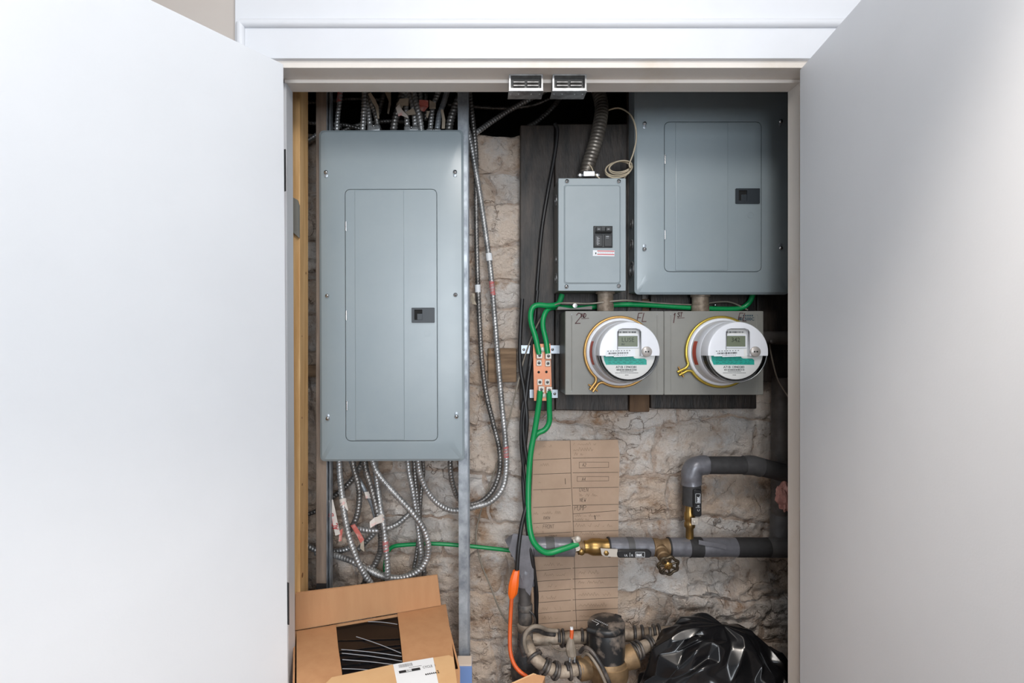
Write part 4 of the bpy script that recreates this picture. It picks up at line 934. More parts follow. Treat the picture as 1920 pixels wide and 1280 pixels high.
cable([(840, 196, 1.72), (900, 201, 1.72), (950, 203, 1.72), (1000, 197, 1.72), (1040, 180, 1.72), (1070, 160, 1.72), (1085, 122, 1.72)], 'dark armoured cable curving level in the void above stone wall', 0.005, 'armor_dark', group=G2)
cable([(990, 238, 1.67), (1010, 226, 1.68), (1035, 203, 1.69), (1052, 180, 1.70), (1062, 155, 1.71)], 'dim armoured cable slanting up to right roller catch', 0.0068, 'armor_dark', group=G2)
# two long cables that loop right of the steel stud
G3 = 'long armoured cables looping beside the steel stud'
c = cable([(783, 855, 1.52), (787, 885, 1.525), (797, 913, 1.535), (815, 938, 1.545), (838, 954, 1.555), (862, 957, 1.56), (890, 950, 1.565), (920, 940, 1.57), (942, 915, 1.575), (949, 880, 1.58), (948, 830, 1.58), (941, 760, 1.585), (934, 680, 1.59), (927, 590, 1.59), (920, 510, 1.59), (911, 440, 1.59), (902, 380, 1.59), (893, 325, 1.58), (884, 275, 1.575), (874, 230, 1.57), (862, 180, 1.56), (855, 120, 1.55)], 'long armoured cable right of steel stud with white tag and red marks', 0.0072, group=G3)
wrap(c, [(916.3, 475, 1.59), (917.8, 489, 1.59)], 0.0092, 'print_white', 'white_tag'); wrap(c, [(921.6, 527, 1.59), (924.3, 554, 1.59)], 0.0080, 'red_paint', 'red_mark'); wrap(c, [(948.6, 836, 1.58), (949.3, 858, 1.58)], 0.0080, 'red_paint', 'red_mark')
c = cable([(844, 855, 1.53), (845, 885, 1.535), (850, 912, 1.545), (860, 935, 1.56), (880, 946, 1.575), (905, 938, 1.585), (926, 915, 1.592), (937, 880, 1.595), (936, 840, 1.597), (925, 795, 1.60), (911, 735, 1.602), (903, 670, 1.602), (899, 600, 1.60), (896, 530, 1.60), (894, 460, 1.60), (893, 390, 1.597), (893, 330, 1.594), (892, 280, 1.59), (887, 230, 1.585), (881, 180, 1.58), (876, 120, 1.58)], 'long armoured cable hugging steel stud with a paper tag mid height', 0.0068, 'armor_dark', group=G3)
wrap(c, [(895.6, 534, 1.60), (896.2, 548, 1.60)], 0.0085, 'print_white', 'white_tag')
flag(c, [(885, 550), (883, 560), (886, 570), (894, 571), (890, 562), (890, 550)], 1.59, 'tape_old')
# cables below the tall panel
G4 = 'armoured cables hanging below the tall panel'
YC = 1.545
c = cable([(636, 855, YC), (637, 885, YC), (641, 925, YC - .02), (646, 965, YC - .04), (654, 1005, YC - .05), (668, 1045, YC - .055), (683, 1075, YC - .05), (699, 1100, YC - .04), (710, 1130, YC - .02)], 'armoured cable at far left below tall panel, pink tape on it', 0.0078, group=G4)
wrap(c, [(642.5, 935, YC - .0255), (644.8, 950, YC - .032)], 0.0095, 'tape_white'); flag(c, [(645, 948), (651, 957), (653, 956), (649, 940)], 1.505, 'tape_white')
c = cable([(660, 855, YC), (664, 880, YC), (671, 905, YC), (674, 930, YC), (671, 960, YC), (664, 980, YC), (655, 995, YC + .02)], 'dark bent armoured cable second from left below tall panel', 0.0074, 'armor_dark', group=G4)
flag(c, [(657, 985), (668, 1002), (676, 1018), (683, 1012), (675, 997), (665, 982)], 1.528, 'tape_red'); flag(c, [(677, 1012), (675, 1028), (683, 1034), (682, 1012)], 1.530, 'tape_old')
c = cable([(657, 862, YC + .02), (668, 890, YC + .02), (682, 915, YC + .015), (695, 940, YC + .02), (703, 965, YC + .03), (708, 990, YC + .03)], 'smooth grey cable slanting below tall panel with pink tape flag', 0.006, 'galv', amp=0.04, group=G4)
flag(c, [(683, 922), (686, 934), (696, 934), (696, 921)], YC - 0.004, 'tape_white')
cable([(683, 860, YC - .01), (687, 885, YC - .012), (696, 915, YC - .015), (704, 945, YC - .02), (709, 970, YC - .02), (714, 1000, YC), (714, 1030, YC + .02), (706, 1052, YC + .03), (694, 1072, YC + .03), (680, 1100, YC + .03)], 'dark ribbed armoured cable curling behind the bright ones', 0.0082, 'armor_dark', 0.0095, group=G4)
c = cable([(703, 855, YC), (705, 885, YC), (709, 920, YC), (714, 955, YC - .02), (719, 985, YC - .035), (723, 1020, YC - .04), (726, 1055, YC - .04), (727, 1085, YC - .035), (727, 1130, YC - .01)], 'bright armoured cable hanging straight with pink and white tape', 0.0074, group=G4)
wrap(c, [(713.8, 965, YC - .026), (716.2, 980, YC - .033)], 0.0098, 'tape_white'); flag(c, [(716, 966), (702, 970), (693, 978), (694, 990), (703, 984), (718, 978)], 1.498, 'tape_white'); wrap(c, [(722.5, 1014, YC - .0395), (724.2, 1033, YC - .04)], 0.0084, 'red_paint', 'red_mark')
cable([(698, 860, YC - .012), (707, 885, YC - .02), (728, 912, YC - .03), (752, 938, YC - .035), (777, 966, YC - .035), (795, 993, YC - .03), (803, 1022, YC - .025), (800, 1048, YC - .02), (784, 1070, YC - .02), (755, 1083, YC - .02), (720, 1081, YC - .02), (690, 1068, YC - .02), (660, 1052, YC - .01), (632, 1042, YC + .01), (605, 1036, 1.58), (578, 1024, 1.59), (560, 1015, 1.59)], 'long armoured cable sweeping in a big loop below tall panel', 0.0078, group=G4)
cable([(764, 855, YC), (767, 885, YC), (774, 920, YC), (780, 960, YC), (785, 1000, YC), (789, 1035, YC), (786, 1060, YC + .01), (770, 1075, YC + .02), (745, 1082, YC + .02), (715, 1076, YC + .02), (690, 1062, YC + .02)], 'armoured cable inside the big loop, left of the pair', 0.0066, group=G4)
cable([(776, 855, YC + .01), (779, 900, YC + .01), (784, 950, YC + .012), (789, 1000, YC + .012), (793, 1040, YC + .012), (795, 1070, YC + .012), (796, 1120, YC + .02)], 'armoured cable dropping straight behind the big loop', 0.0064, 'armor_dark', group=G4)
cable([(792, 855, YC + .022), (794, 885, YC + .03), (789, 930, YC + .03), (787, 980, YC + .03), (782, 1030, YC + .03), (776, 1065, YC + .03)], 'thin dim armoured cable furthest back below tall panel', 0.005, 'armor_dark', group=G4)
c = cable([(648, 985, YC + .015), (665, 990, YC + .01), (690, 994, YC - .002), (715, 993, YC - .005), (740, 985, YC + .01), (760, 970, YC + .025), (776, 954, YC + .035)], 'armoured cable crossing level behind the hanging ones', 0.0072, group=G4)
cable([(600, 945, 1.59), (622, 933, 1.585), (645, 915, 1.58), (665, 893, 1.575), (682, 862, 1.56)], 'grey armoured cable slanting up right from behind weathered stud', 0.0072, 'armor_dark', group=G4)
cable([(672, 1030, 1.60), (687, 1014, 1.595), (703, 997, 1.59), (712, 975, 1.58)], 'short armoured cable low behind the straight bright one', 0.0070, group=G4)
cable([(590, 1036, 1.60), (620, 1034, 1.60), (645, 1031, 1.60), (665, 1022, 1.60)], 'short dusty armoured cable right of weathered stud', 0.0078, group=G4)
cable([(560, 970, 1.60), (585, 961, 1.60), (606, 952, 1.60), (625, 948, 1.60)], 'short armoured cable between pine stud and weathered stud', 0.006, 'armor_dark', group=G4)
# AC tape hanging from the channel
fl = flag(None, [(617, 938), (621, 960), (624, 982), (629, 1004), (638, 1001), (633, 978), (629, 958), (624, 936)], 1.522, 'tape_white', 'cable_tag', None, 0.0)
tag(fl, 'white tape strip lettered AC in red beside weathered stud', 'tape label')
pl = Plane(at(633, 993, 1.5205), (-0.24, 0, 1), (-1, 0, -0.24))
pl.n = Vector((0, -1, 0))
bm = B(); handwrite(bm, pl, 'AC', 0.002, -0.003, 0.015, 0.0020, 0.04); handwrite(bm, pl, 'B', 0.040, 0.002, 0.015, 0.0020, 0.04); obj('red_lettering', bm, 'print_red', fl)
flag(None, [(636, 995), (635, 1015), (640, 1014), (643, 990)], 1.525, 'tape_red', 'cable_tag').update_tag()
for o in C.objects:
    if o.name.startswith('cable_tag') and 'label' not in o: tag(o, 'narrow pinkish tape strip dangling right of the AC tag', 'tape label')

# ------------------------------------------------------------------ cardboard circuit schedule
Ysh = 1.612
root = thing('circuit_schedule', at(1080, 1190, Ysh), 'brown cardboard sheet ruled and pencilled as a circuit list', 'cardboard sheet')
poly = [(1001, 827), (1090, 825.5), (1158, 824), (1162, 850), (1160, 940), (1159, 1060), (1158, 1172), (1080, 1180), (998, 1188), (994, 1050), (997, 920)]
bm = B(); prism(bm, [(fx(a, Ysh), fz(b_, Ysh)) for a, b_ in poly], Ysh, Ysh + 0.004); sheet = obj('sheet', bm, 'schedule_card', root)
pl = Plane((0, Ysh, 0))
def L2(pts): return [(fx(a, Ysh), fz(b_, Ysh)) for a, b_ in pts]
bm = B(); W = 0.0014
stroke_line(bm, pl, L2([(1069, 826), (1071, 900), (1074, 960), (1076, 1010), (1078, 1100), (1081, 1178)]), W)
for ys in ((862, 857), (889, 885), (918, 913), (951, 945), (981, 975), (1001, 994), (1070, 1061), (1090, 1082), (1109, 1100), (1130, 1120), (1150, 1140), (1170, 1159)):
    stroke_line(bm, pl, L2([(1000, ys[0]), (1070, (ys[0] + ys[1]) / 2 - 0.5)]), W); stroke_line(bm, pl, L2([(1074, (ys[0] + ys[1]) / 2 - 1), (1159, ys[1])]), W)
stroke_line(bm, pl, L2([(1075, 963), (1155, 957)]), W)
for r_ in ((1086, 866, 1141, 877), (1082, 893, 1141, 902)):
    stroke_line(bm, pl, L2([(r_[0], r_[1]), (r_[2], r_[1]), (r_[2], r_[3] - 1), (r_[0], r_[3]), (r_[0], r_[1])]), W * 0.7)
stroke_line(bm, pl, L2([(1059.5, 897), (1060, 907)]), W * 1.3); stroke_line(bm, pl, L2([(1115, 966), (1116, 973)]), W * 1.8)
obj('ruled_line', bm, 'pencil', sheet)
def note(bm, t, a, b_, hpx, w=0.0009): handwrite(bm, pl, t, fx(a, Ysh), fz(b_, Ysh), hpx * Ysh / F, w, 0.07)
bm = B()
note(bm, 'A2', 1092, 874, 6); note(bm, 'A4', 1091, 901, 6); note(bm, 'OVEN', 1086, 921, 7); note(bm, 'NEW', 1087, 940, 6.5); note(bm, 'PUMP', 1077, 956, 9, 0.0011); note(bm, 'FRONT', 1018, 990, 7); note(bm, 'FRONT', 1029, 1008, 5); note(bm, 'OVEN', 1019, 973, 5)
obj('pencil_note', bm, 'pencil', sheet, kind='stuff')
bm = B(); sd = 0
for a, b_, ln, hh in ((1018, 838, 18, 6), (1003, 852, 14, 6), (1075, 834, 44, 6), (1075, 845, 44, 7), (1077, 853, 20, 5), (1012, 873, 18, 6), (1010, 905, 10, 6), (1009, 923, 8, 6), (1081, 930, 40, 6), (1017, 963, 36, 6), (1000, 964, 10, 5), (1077, 968, 50, 5), (1077, 975, 28, 4), (1078, 987, 72, 7), (1080, 1002, 70, 6), (1004, 1000, 22, 5), (1004, 990, 8, 7), (1020, 1060, 36, 6), (1085, 1075, 46, 7), (1020, 1079, 40, 6), (1084, 1093, 50, 7), (1018, 1100, 26, 6), (1084, 1116, 62, 8), (1014, 1122, 34, 6), (1085, 1136, 58, 8), (1016, 1143, 40, 7), (1086, 1156, 62, 8), (1016, 1160, 30, 6)):
    sd += 1; scribble(bm, pl, fx(a, Ysh), fz(b_, Ysh), ln * Ysh / F, hh * Ysh / F, 0.0008, 0.0006, sd)
obj('pencil_note', bm, 'pencil_faint', sheet, kind='stuff')

# ------------------------------------------------------------------ plumbing
def pseg(parent, name, pts, r, mat, seg=22, step=0.012, wob=0.0, label=None):
    bm = B(); sd_ = random.uniform(0, 50)
    rf = None if not wob else (lambda s, a: r * (1 + wob * noise.noise(Vector((s * 60 + sd_, math.cos(a) * 1.6, math.sin(a) * 1.6)))))
    tube(bm, pp(pts), r, seg, step, rf); return obj(name, bm, mat, parent, label, sharp=50)
YP = 1.555
rp = 18.0 * YP / F
root = thing('insulated_pipe', at(1000, 1044, YP), 'level water pipe with taped grey insulation across the cardboard sheet', 'pipe')
yl = lambda x: 1024.5 + (x - 960) * 0.003
pseg(root, 'core_pipe', [(962, yl(962), YP), (1560, yl(1560), YP)], rp * 0.55, 'brass_dull')
for a, b_, mt, k, nm in ((958, 1024, 'duct_tape', 1.0, 'tape_wrap'), (1022, 1039, 'duct_tape_dark', 1.02, 'tape_band'), (1037, 1076, 'duct_tape', 1.0, 'tape_wrap'), (1141, 1177, 'duct_tape', 0.98, 'tape_wrap'), (1175, 1188, 'duct_tape_dark', 1.01, 'tape_band'), (1186, 1223, 'duct_tape', 0.98, 'tape_wrap'), (1254, 1294, 'duct_tape', 0.98, 'tape_wrap'), (1291, 1316, 'foam_dark', 1.02, 'tape_band'), (1313, 1382, 'duct_tape', 0.98, 'tape_wrap'), (1379, 1443, 'foam_dark', 1.0, 'insulation'), (1440, 1560, 'duct_tape_dark', 1.02, 'tape_wrap')):
    pseg(root, nm, [(a, yl(a), YP), ((a + b_) / 2, yl(a), YP), (b_, yl(b_), YP)], rp * k, mt, wob=0.03 if mt == 'duct_tape' else 0.012, step=0.006)
for a in (1145, 1258):
    bm = B(); lathe(bm, [(rp * 0.6, 0), (rp * 1.02, 0), (rp * 1.02, 0.004), (rp * 0.6, 0.004)], at(a - 5, yl(a), YP), (1, 0, 0), 24, cap=False); obj('foam_end', bm, 'foam_dark', root)
bm = B(); ribbon(bm, pp([(1310, 1016, 1.531), (1325, 1019, 1.528), (1345, 1022, 1.5275), (1362, 1026, 1.527)]), (0, 0, 0.012), 0.001); obj('tape_tail', bm, 'duct_tape', root)
# brass ball valve in that pipe
root = thing('ball_valve', at(1115, 1045, YP), 'brass ball valve with black lever lying along the level pipe', 'valve')
c0 = at(1098, yl(1098), YP)
bm = B(); lathe(bm, [(0.012, -0.006), (0.0175, -0.004), (0.0175, 0.004), (0.0205, 0.010), (0.0235, 0.018), (0.0235, 0.040), (0.021, 0.052), (0.0225, 0.056), (0.0225, 0.066)], c0, (1, 0, 0), 26); obj('body', bm, 'brass', root)
hv = [(1126, 1028), (1137, 1028.5), (1158, 1029.5), (1158, 1044), (1134, 1043), (1128, 1039)]
bm = B(); Yh = 1.512; prism(bm, [(fx(a, Yh), fz(b_, Yh)) for a, b_ in hv], Yh, Yh + 0.003); lev = obj('lever', bm, 'tin', root)
bm = B(); prism(bm, rrect(fx(1157, Yh), fx(1221, Yh), fz(1045, Yh), fz(1031, Yh), 0.008, 4), Yh - 0.003, Yh + 0.005, 0.002); gp = obj('grip', bm, 'handle_black', lev)
pl = Plane((0, Yh - 0.003, 0))
bm = B(); type_text(bm, pl, 'B&K', fx(1192.5, Yh), fz(1041.5, Yh), 0.0095, 0.0004, 0.0004, sx=0.9)
x0_, x1_, z0_, z1_ = fx(1191, Yh), fx(1208, Yh), fz(1043.2, Yh), fz(1034, Yh)
stroke_line(bm, pl, [(x0_, z0_), (x1_, z0_), (x1_, z1_), (x0_, z1_), (x0_, z0_)], 0.0009, 0.0004)
type_text(bm, pl, 'UL', fx(1170, Yh), fz(1042, Yh), 0.008, 0.0004); stroke_line(bm, pl, [(fx(1180.5, Yh), fz(1042.5, Yh)), (fx(1180.5, Yh), fz(1035, Yh))], 0.0009, 0.0004); type_text(bm, pl, 'R', fx(1183, Yh), fz(1042, Yh), 0.0085, 0.0004)
obj('raised_lettering', bm, 'print_white', gp)
bm = B(); lathe(bm, [(0.007, 0), (0.007, 0.004), (0.004, 0.006), (0, 0.006)], at(1136.5, 1036, Yh), (0, -1, 0), 6); obj('nut', bm, 'brass', lev)
bm = B(); lathe(bm, [(0.006, 0), (0.006, 0.03)], at(1136.5, 1036, Yh + 0.002), (0, 1, 0), 10); obj('stem', bm, 'brass', root)
# pipe ground clamp
root = thing('ground_clamp', at(1086, 1040, YP), 'small bronze ground clamp gripping the pipe left of ball valve', 'clamp')
bm = B(); lathe(bm, [(0.0150, -0.005), (0.021, -0.005), (0.021, 0.005), (0.0150, 0.005)], at(1087, yl(1087), YP), (1, 0, 0), 20, cap=False); obj('band', bm, 'brass_dull', root)
for a, b_ in ((1083, 1010), (1090, 1034)):
    cc = at(a, b_, 1.522); bm = B(); lathe(bm, [(0.0085, 0), (0.0085, 0.005), (0.006, 0.007), (0.0025, 0.008), (0, 0.008)], cc, (0, -1, 0), 14); obj('clamp_screw', bm, 'tin' if b_ < 1020 else 'brass', root)
bm = B(); obox(bm, at(1080.5, 1019, 1.525), ((0.3, 0, -1), (1, 0, 0.3), (0, 1, 0)), (0.017, 0.0065, 0.006), 0.0015); obj('jaw', bm, 'tin', root)
# tee with the wheel valve
root = thing('wheel_valve', at(1253, 1078, 1.5), 'dull brass stop valve with round spoked handle pointing forward', 'valve')
c0 = at(1223, yl(1230), YP)
bm = B(); lathe(bm, [(0.020, 0), (0.0245, 0.002), (0.0245, 0.016), (0.021, 0.022), (0.021, 0.036), (0.0235, 0.038), (0.0235, 0.048)], c0, (1, 0, 0), 22); obj('tee', bm, 'brass_dull', root)
b0 = at(1237, 1030, 1.545); b1 = at(1253, 1060, 1.478); dv = (b1 - b0).normalized(); Lb = (b1 - b0).length
bm = B(); lathe(bm, [(0.019, 0), (0.0195, 0.012), (0.016, 0.014), (0.0165, Lb * 0.45), (0.0135, Lb * 0.48), (0.0135, Lb * 0.72), (0.0105, Lb * 0.75), (0.009, Lb)], b0, dv, 18); obj('bonnet', bm, 'brass_dull', root)
bm = B(); u, w, d = basis(dv); P = []
for k in range(48):
    a = 2 * math.pi * k / 48; rr = 0.0255 + 0.0022 * math.cos(a * 7); P.append(b1 + (u * math.cos(a) + w * math.sin(a)) * rr)
tube(bm, P + P[:1], 0.0038, 8, raw=True, cap=False); wh = obj('wheel_rim', bm, 'dark_brass', root)
for k in range(7):
    a = 2 * math.pi * k / 7; bm = B(); e = (u * math.cos(a) + w * math.sin(a)); tube(bm, [b1 + e * 0.008, b1 + e * 0.0275], 0.0033, 8, 0.006); obj('spoke', bm, 'dark_brass', wh)
bm = B(); lathe(bm, [(0.011, -0.004), (0.0115, 0.002), (0.009, 0.004), (0.005, 0.005), (0.005, 0.008), (0, 0.0085)], b1, dv, 16); obj('hub', bm, 'brass', wh)
# taped elbow and riser on the left end
root = thing('pipe_riser', at(985, 1195, 1.55), 'dark vertical pipe under the taped elbow beside orange boot', 'pipe')
pseg(root, 'tape_wrap', [(958, 1028, 1.552), (972, 1020, 1.552), (982, 1040, 1.545), (984, 1070, 1.54), (985, 1095, 1.54)], 0.0285, 'duct_tape', wob=0.09, step=0.005)
bm = B(); loft(bm, [[at(a, b_, 1.512) + Vector((0, y, 0)) for a, b_ in ((962, 1000), (999, 1006), (1000, 1040), (1001, 1085), (994, 1117), (986, 1108), (976, 1080), (966, 1052), (954, 1030))] for y in (0, 0.0015)]); obj('tape_tail', bm, 'duct_tape', root)
pseg(root, 'pipe', [(983, 1090, 1.545), (984, 1130, 1.545), (985, 1215, 1.545)], 0.0165, 'iron_pipe')
for py, r, hh, seg in ((1138, 0.0205, 0.010, 24), (1155, 0.0195, 0.02, 24), (1176, 0.0225, 0.012, 6), (1190, 0.021, 0.010, 24), (1203, 0.0225, 0.008, 24)):
    bm = B(); cc = at(984 + (py - 1090) * 0.01, py, 1.545); lathe(bm, [(r * 0.9, -hh), (r, -hh * 0.8), (r, hh * 0.8), (r * 0.9, hh)], cc, (0, 0, 1), seg); obj('coupling', bm, 'dusty_pipe' if seg == 6 else 'dusty_dark', root)
bm = B(); tube(bm, pp([(992, 1144, 1.53), (1000, 1152, 1.525), (1003, 1166, 1.53), (996, 1176, 1.54)]), 0.0028, 8, 0.005); obj('wire_loop', bm, 'dusty_cable', root)
# upper insulated pipe with its small valve
Yu = 1.555; ru = 17.0 * Yu / F
root = thing('insulated_pipe', at(1300, 945, Yu), 'upper insulated pipe bending down left from the right jamb', 'pipe')
pseg(root, 'insulation', [(1297, 946, Yu), (1297, 905, Yu)], ru * 0.98, 'foam', wob=0.015)
pseg(root, 'insulation', [(1322, 872, Yu), (1398, 872, Yu)], ru * 0.97, 'foam', wob=0.015)
pseg(root, 'insulation', [(1424, 875, Yu), (1450, 881, Yu), (1480, 889, Yu), (1520, 898, Yu), (1570, 905, Yu)], ru * 1.0, 'foam', wob=0.015)
pseg(root, 'tape_wrap', [(1297, 908, Yu), (1296, 893, Yu), (1300, 879, Yu), (1312, 872.5, Yu), (1326, 872, Yu)], ru * 1.08, 'duct_tape', wob=0.08, step=0.005)
pseg(root, 'tape_wrap', [(1394, 872, Yu), (1412, 872.5, Yu), (1428, 876, Yu)], ru * 1.07, 'duct_tape_dark', wob=0.06, step=0.005)
root = thing('ball_valve', at(1293, 1006, Yu), 'small brass valve with upright black lever under upper pipe', 'valve')
cc = at(1293, 1010, Yu)
bm = B(); s_ = Yu / F; lathe(bm, [(0.0105, 0), (0.0105, 20 * s_), (0.0145, 23 * s_), (0.0145, 30 * s_), (0.012, 33 * s_), (0.0145, 37 * s_), (0.0145, 48 * s_), (0.0115, 52 * s_), (0.0115, 64 * s_)], cc, (0, 0, 1), 20); obj('body', bm, 'brass', root)
Yh = 1.525
bm = B(); pbox(bm, 1297, 971, 1309, 984, Yh, 0.004, 0.001); lev = obj('lever', bm, 'tin', root)
bm = B(); lathe(bm, [(0.005, 0), (0.005, 0.004), (0, 0.005)], at(1302, 977, Yh), (0, -1, 0), 6); obj('nut', bm, 'tin', lev)
bm = B(); tube(bm, [at(1295, 977, Yu), at(1302, 977, Yh + 0.002)], 0.005, 8, 0.01); obj('stem', bm, 'brass', root)
bm = B(); prism(bm, rrect(fx(1300, Yh), fx(1315, Yh), fz(968, Yh), fz(917, Yh), 0.006, 4), Yh - 0.003, Yh + 0.005, 0.002); gp = obj('grip', bm, 'handle_black', lev)
pl = Plane(at(1311.5, 942, Yh - 0.003), (0, 0, 1), (-1, 0, 0))
bm = B(); type_text(bm, pl, 'B&K', 0.0005, 0.0, 0.0095, 0.0004, 0.0004, sx=0.9); stroke_line(bm, pl, [(-0.001, -0.002), (0.024, -0.002), (0.024, 0.0105), (-0.001, 0.0105), (-0.001, -0.002)], 0.0009, 0.0004); type_text(bm, pl, 'R', -0.011, 0, 0.0085, 0.0004); stroke_line(bm, pl, [(-0.013, -0.001), (-0.013, 0.010)], 0.0009, 0.0004); type_text(bm, pl, 'C', -0.024, 0, 0.009, 0.0004)
obj('raised_lettering', bm, 'print_white', gp)
# right-hand vertical pipe and stub
root = thing('vertical_pipe', at(1464, 1030, 1.585), 'dark grey wrapped vertical pipe along the right jamb', 'pipe')
pseg(root, 'insulation', [(1467, 708, 1.59), (1466, 860, 1.59), (1465, 1012, 1.585)], 0.0275, 'iron_pipe', wob=0.01)
pseg(root, 'tape_wrap', [(1465, 965, 1.588), (1465, 990, 1.58), (1464, 1018, 1.575)], 0.0295, 'duct_tape_dark', wob=0.08, step=0.006)
root = thing('conduit_stub', at(1450, 634, 1.565), 'grey level conduit stub leaving meter base towards right jamb', 'conduit')
pseg(root, 'pipe', [(1425, 633, 1.555), (1600, 634, 1.555)], 0.0185, 'iron_pipe')
bm = B(); lathe(bm, [(0.005, 0), (0.0055, 0.004), (0, 0.006)], at(1446, 640, 1.537), (0, -1, 0), 10); obj('set_screw', bm, 'iron_pipe', root)
# tuft of pink insulation
bm = B(); bmesh.ops.create_icosphere(bm, subdivisions=4, radius=1.0)
cc = at(1472, 930, 1.545)
for v in bm.verts:
    n_ = v.co.normalized(); k = 1 + 0.35 * noise.noise(n_ * 2.2) + 0.2 * noise.noise(n_ * 7)
    v.co = cc + Vector((n_.x * 0.022 * k, n_.y * 0.016 * k, n_.z * 0.038 * k))
obj('insulation_tuft', bm, 'pink_fluff', None, 'tuft of pink fluffy insulation poking out by right jamb', 'insulation')

# orange boot and lead
root = thing('clip_lead', at(962, 1110, 1.49), 'orange clip boot and lead hanging from the black cable', 'clip lead')
bm = B(); c_ = pp([(968, 1069, 1.493), (965, 1082, 1.49), (963, 1096, 1.488), (961, 1112, 1.488), (959, 1121, 1.488)])
loops = []
for p, hw_, hd in zip(c_, (0.0085, 0.0110, 0.0130, 0.0120, 0.006), (0.006, 0.008, 0.009, 0.008, 0.005)):
    loops.append([p + Vector((a * hw_, b_ * hd, 0)) for a, b_ in ((-1, -0.5), (-0.5, -1), (0.5, -1), (1, -0.5), (1, 0.5), (0.5, 1), (-0.5, 1), (-1, 0.5))])
loft(bm, loops); obj('boot', bm, 'orange', root)
bm = B(); tube(bm, pp([(959.5, 1116, 1.488), (957.5, 1150, 1.485), (956, 1190, 1.475), (957, 1222, 1.46), (964, 1245, 1.445), (976, 1260, 1.435), (992, 1272, 1.43), (1005, 1290, 1.43)]), 0.0054, 10, 0.008); obj('lead', bm, 'orange_wire', root)

# ------------------------------------------------------------------ water meter group
Ym = 1.475
s_ = Ym / F
zt_ = fz(1172, Ym)
root = thing('water_meter', (fx(1138, Ym), Ym, fz(1300, Ym)), 'black capped brass water meter left of the bin bag', 'water meter')
cx_ = fx(1138, Ym)
def zz(py): return fz(py, Ym)
bm = B(); lathe(bm, [(0.024, zz(1395)), (0.030, zz(1330)), (0.040, zz(1290)), (0.0515, zz(1262)), (0.0515, zz(1240)), (0.047, zz(1238))], (cx_ + 0.004, Ym, 0), (0, 0, 1), 32); obj('brass_body', bm, 'brass_dull', root)
bm = B(); lathe(bm, [(0.0495, zz(1250)), (0.0495, zz(1233)), (0.0465, zz(1231))], (cx_ + 0.003, Ym, 0), (0, 0, 1), 32); obj('collar', bm, 'brass_dull', root)
bm = B(); lathe(bm, [(0.0465, zz(1236)), (0.047, zz(1200)), (0.046, zz(1178)), (0.043, zz(1174))], (cx_, Ym, 0), (0, 0, 1), 32); obj('register_cup', bm, 'meter_black', root)
ld = Vector((-0.10, -0.06, 1)).normalized(); lo = Vector((cx_ - 0.002, Ym - 0.002, zz(1176)))
bm = B(); lathe(bm, [(0.046, 0), (0.0485, 0.003), (0.0485, 0.013), (0.045, 0.017), (0.020, 0.019), (0, 0.019)], lo, ld, 32); lid = obj('lid', bm, 'meter_black', root)
bm = B(); bm_c = lo + Vector((-0.046, -0.018, 0.004)); tube(bm, [bm_c + Vector((-0.006, 0, 0)), bm_c + Vector((0.014, -0.01, 0))], 0.0085, 12, 0.004); obj('hinge_knuckle', bm, 'handle_black', lid)
bm = B(); tube(bm, [lo + Vector((0.030, 0.030, 0.016)), lo + Vector((0.044, 0.022, 0.014))], 0.007, 12, 0.004); obj('lid_catch', bm, 'handle_black', lid)
u, w, d = basis(ld); pl = Plane(lo + d * 0.0185 + Vector((-0.028, 0.004, 0)), (0.62, -0.75, 0.0), (0.75, 0.62, 0.1)); pl.n = d
bm = B()
for q in range(8): quad(bm, pl, q * 0.0052, 0.0, q * 0.0052 + 0.0034, 0.0050, 0.0012)
obj('lid_print', bm, 'print_grey', lid)
bm = B(); stroke_line(bm, pl, [(-0.004, -0.006), (0.018, -0.006), (0.018, -0.016)], 0.0014, 0.0012); obj('lid_scuff', bm, 'print_white', lid)
# union flanges of the meter
for a, b_, dv in ((1095, 1252, (-1, -0.05, -0.1)), (1181, 1232, (1, 0.1, 0.35))):
    bm = B(); lathe(bm, [(0.026, -0.02), (0.030, 0), (0.030, 0.014), (0.024, 0.018)], at(a, b_, Ym), dv, 20); obj('union', bm, 'brass_dull', root)
# pipes round the meter
root = thing('copper_bend', at(1035, 1262, 1.46), 'dusty bent pipe wound with wire left of the water meter', 'pipe')
bp = [(1094, 1252, 1.47), (1075, 1256, 1.465), (1052, 1259, 1.46), (1030, 1253, 1.455), (1010, 1241, 1.46), (998, 1226, 1.475), (990, 1209, 1.50), (985, 1195, 1.54)]
pseg(root, 'pipe', bp, 0.0155, 'dusty_pipe', wob=0.03, step=0.006)
BP = catmull(pp(bp), 0.004)
def coil(parent, i0, i1, turns, r, rw, mat, name='wire_wrap', path=BP):
    bm = B(); P = []; n = int(turns * 14)
    for k in range(n + 1):
        t = i0 + (i1 - i0) * k / n; i = min(int(t), len(path) - 2); p = path[i].lerp(path[i + 1], t - i)
        tt = (path[min(i + 2, len(path) - 1)] - path[max(i - 1, 0)]).normalized(); u, w, d = basis(tt); a = 2 * math.pi * turns * k / n
        P.append(p + (u * math.cos(a) + w * math.sin(a)) * r)
    tube(bm, P, rw, 7, 0.004); return obj(name, bm, mat, parent)
nB = len(BP)
for f0, f1, tn in ((0.02, 0.09, 2.2), (0.16, 0.20, 1.4), (0.32, 0.38, 1.6), (0.44, 0.50, 1.6), (0.62, 0.66, 1.2)):
    coil(root, f0 * nB, f1 * nB, tn, 0.0195, 0.0043, 'dusty_cable')
root = thing('cable_hoop', at(985, 1215, 1.45), 'dusty cable hoop slung round the elbow below the riser', 'cable')
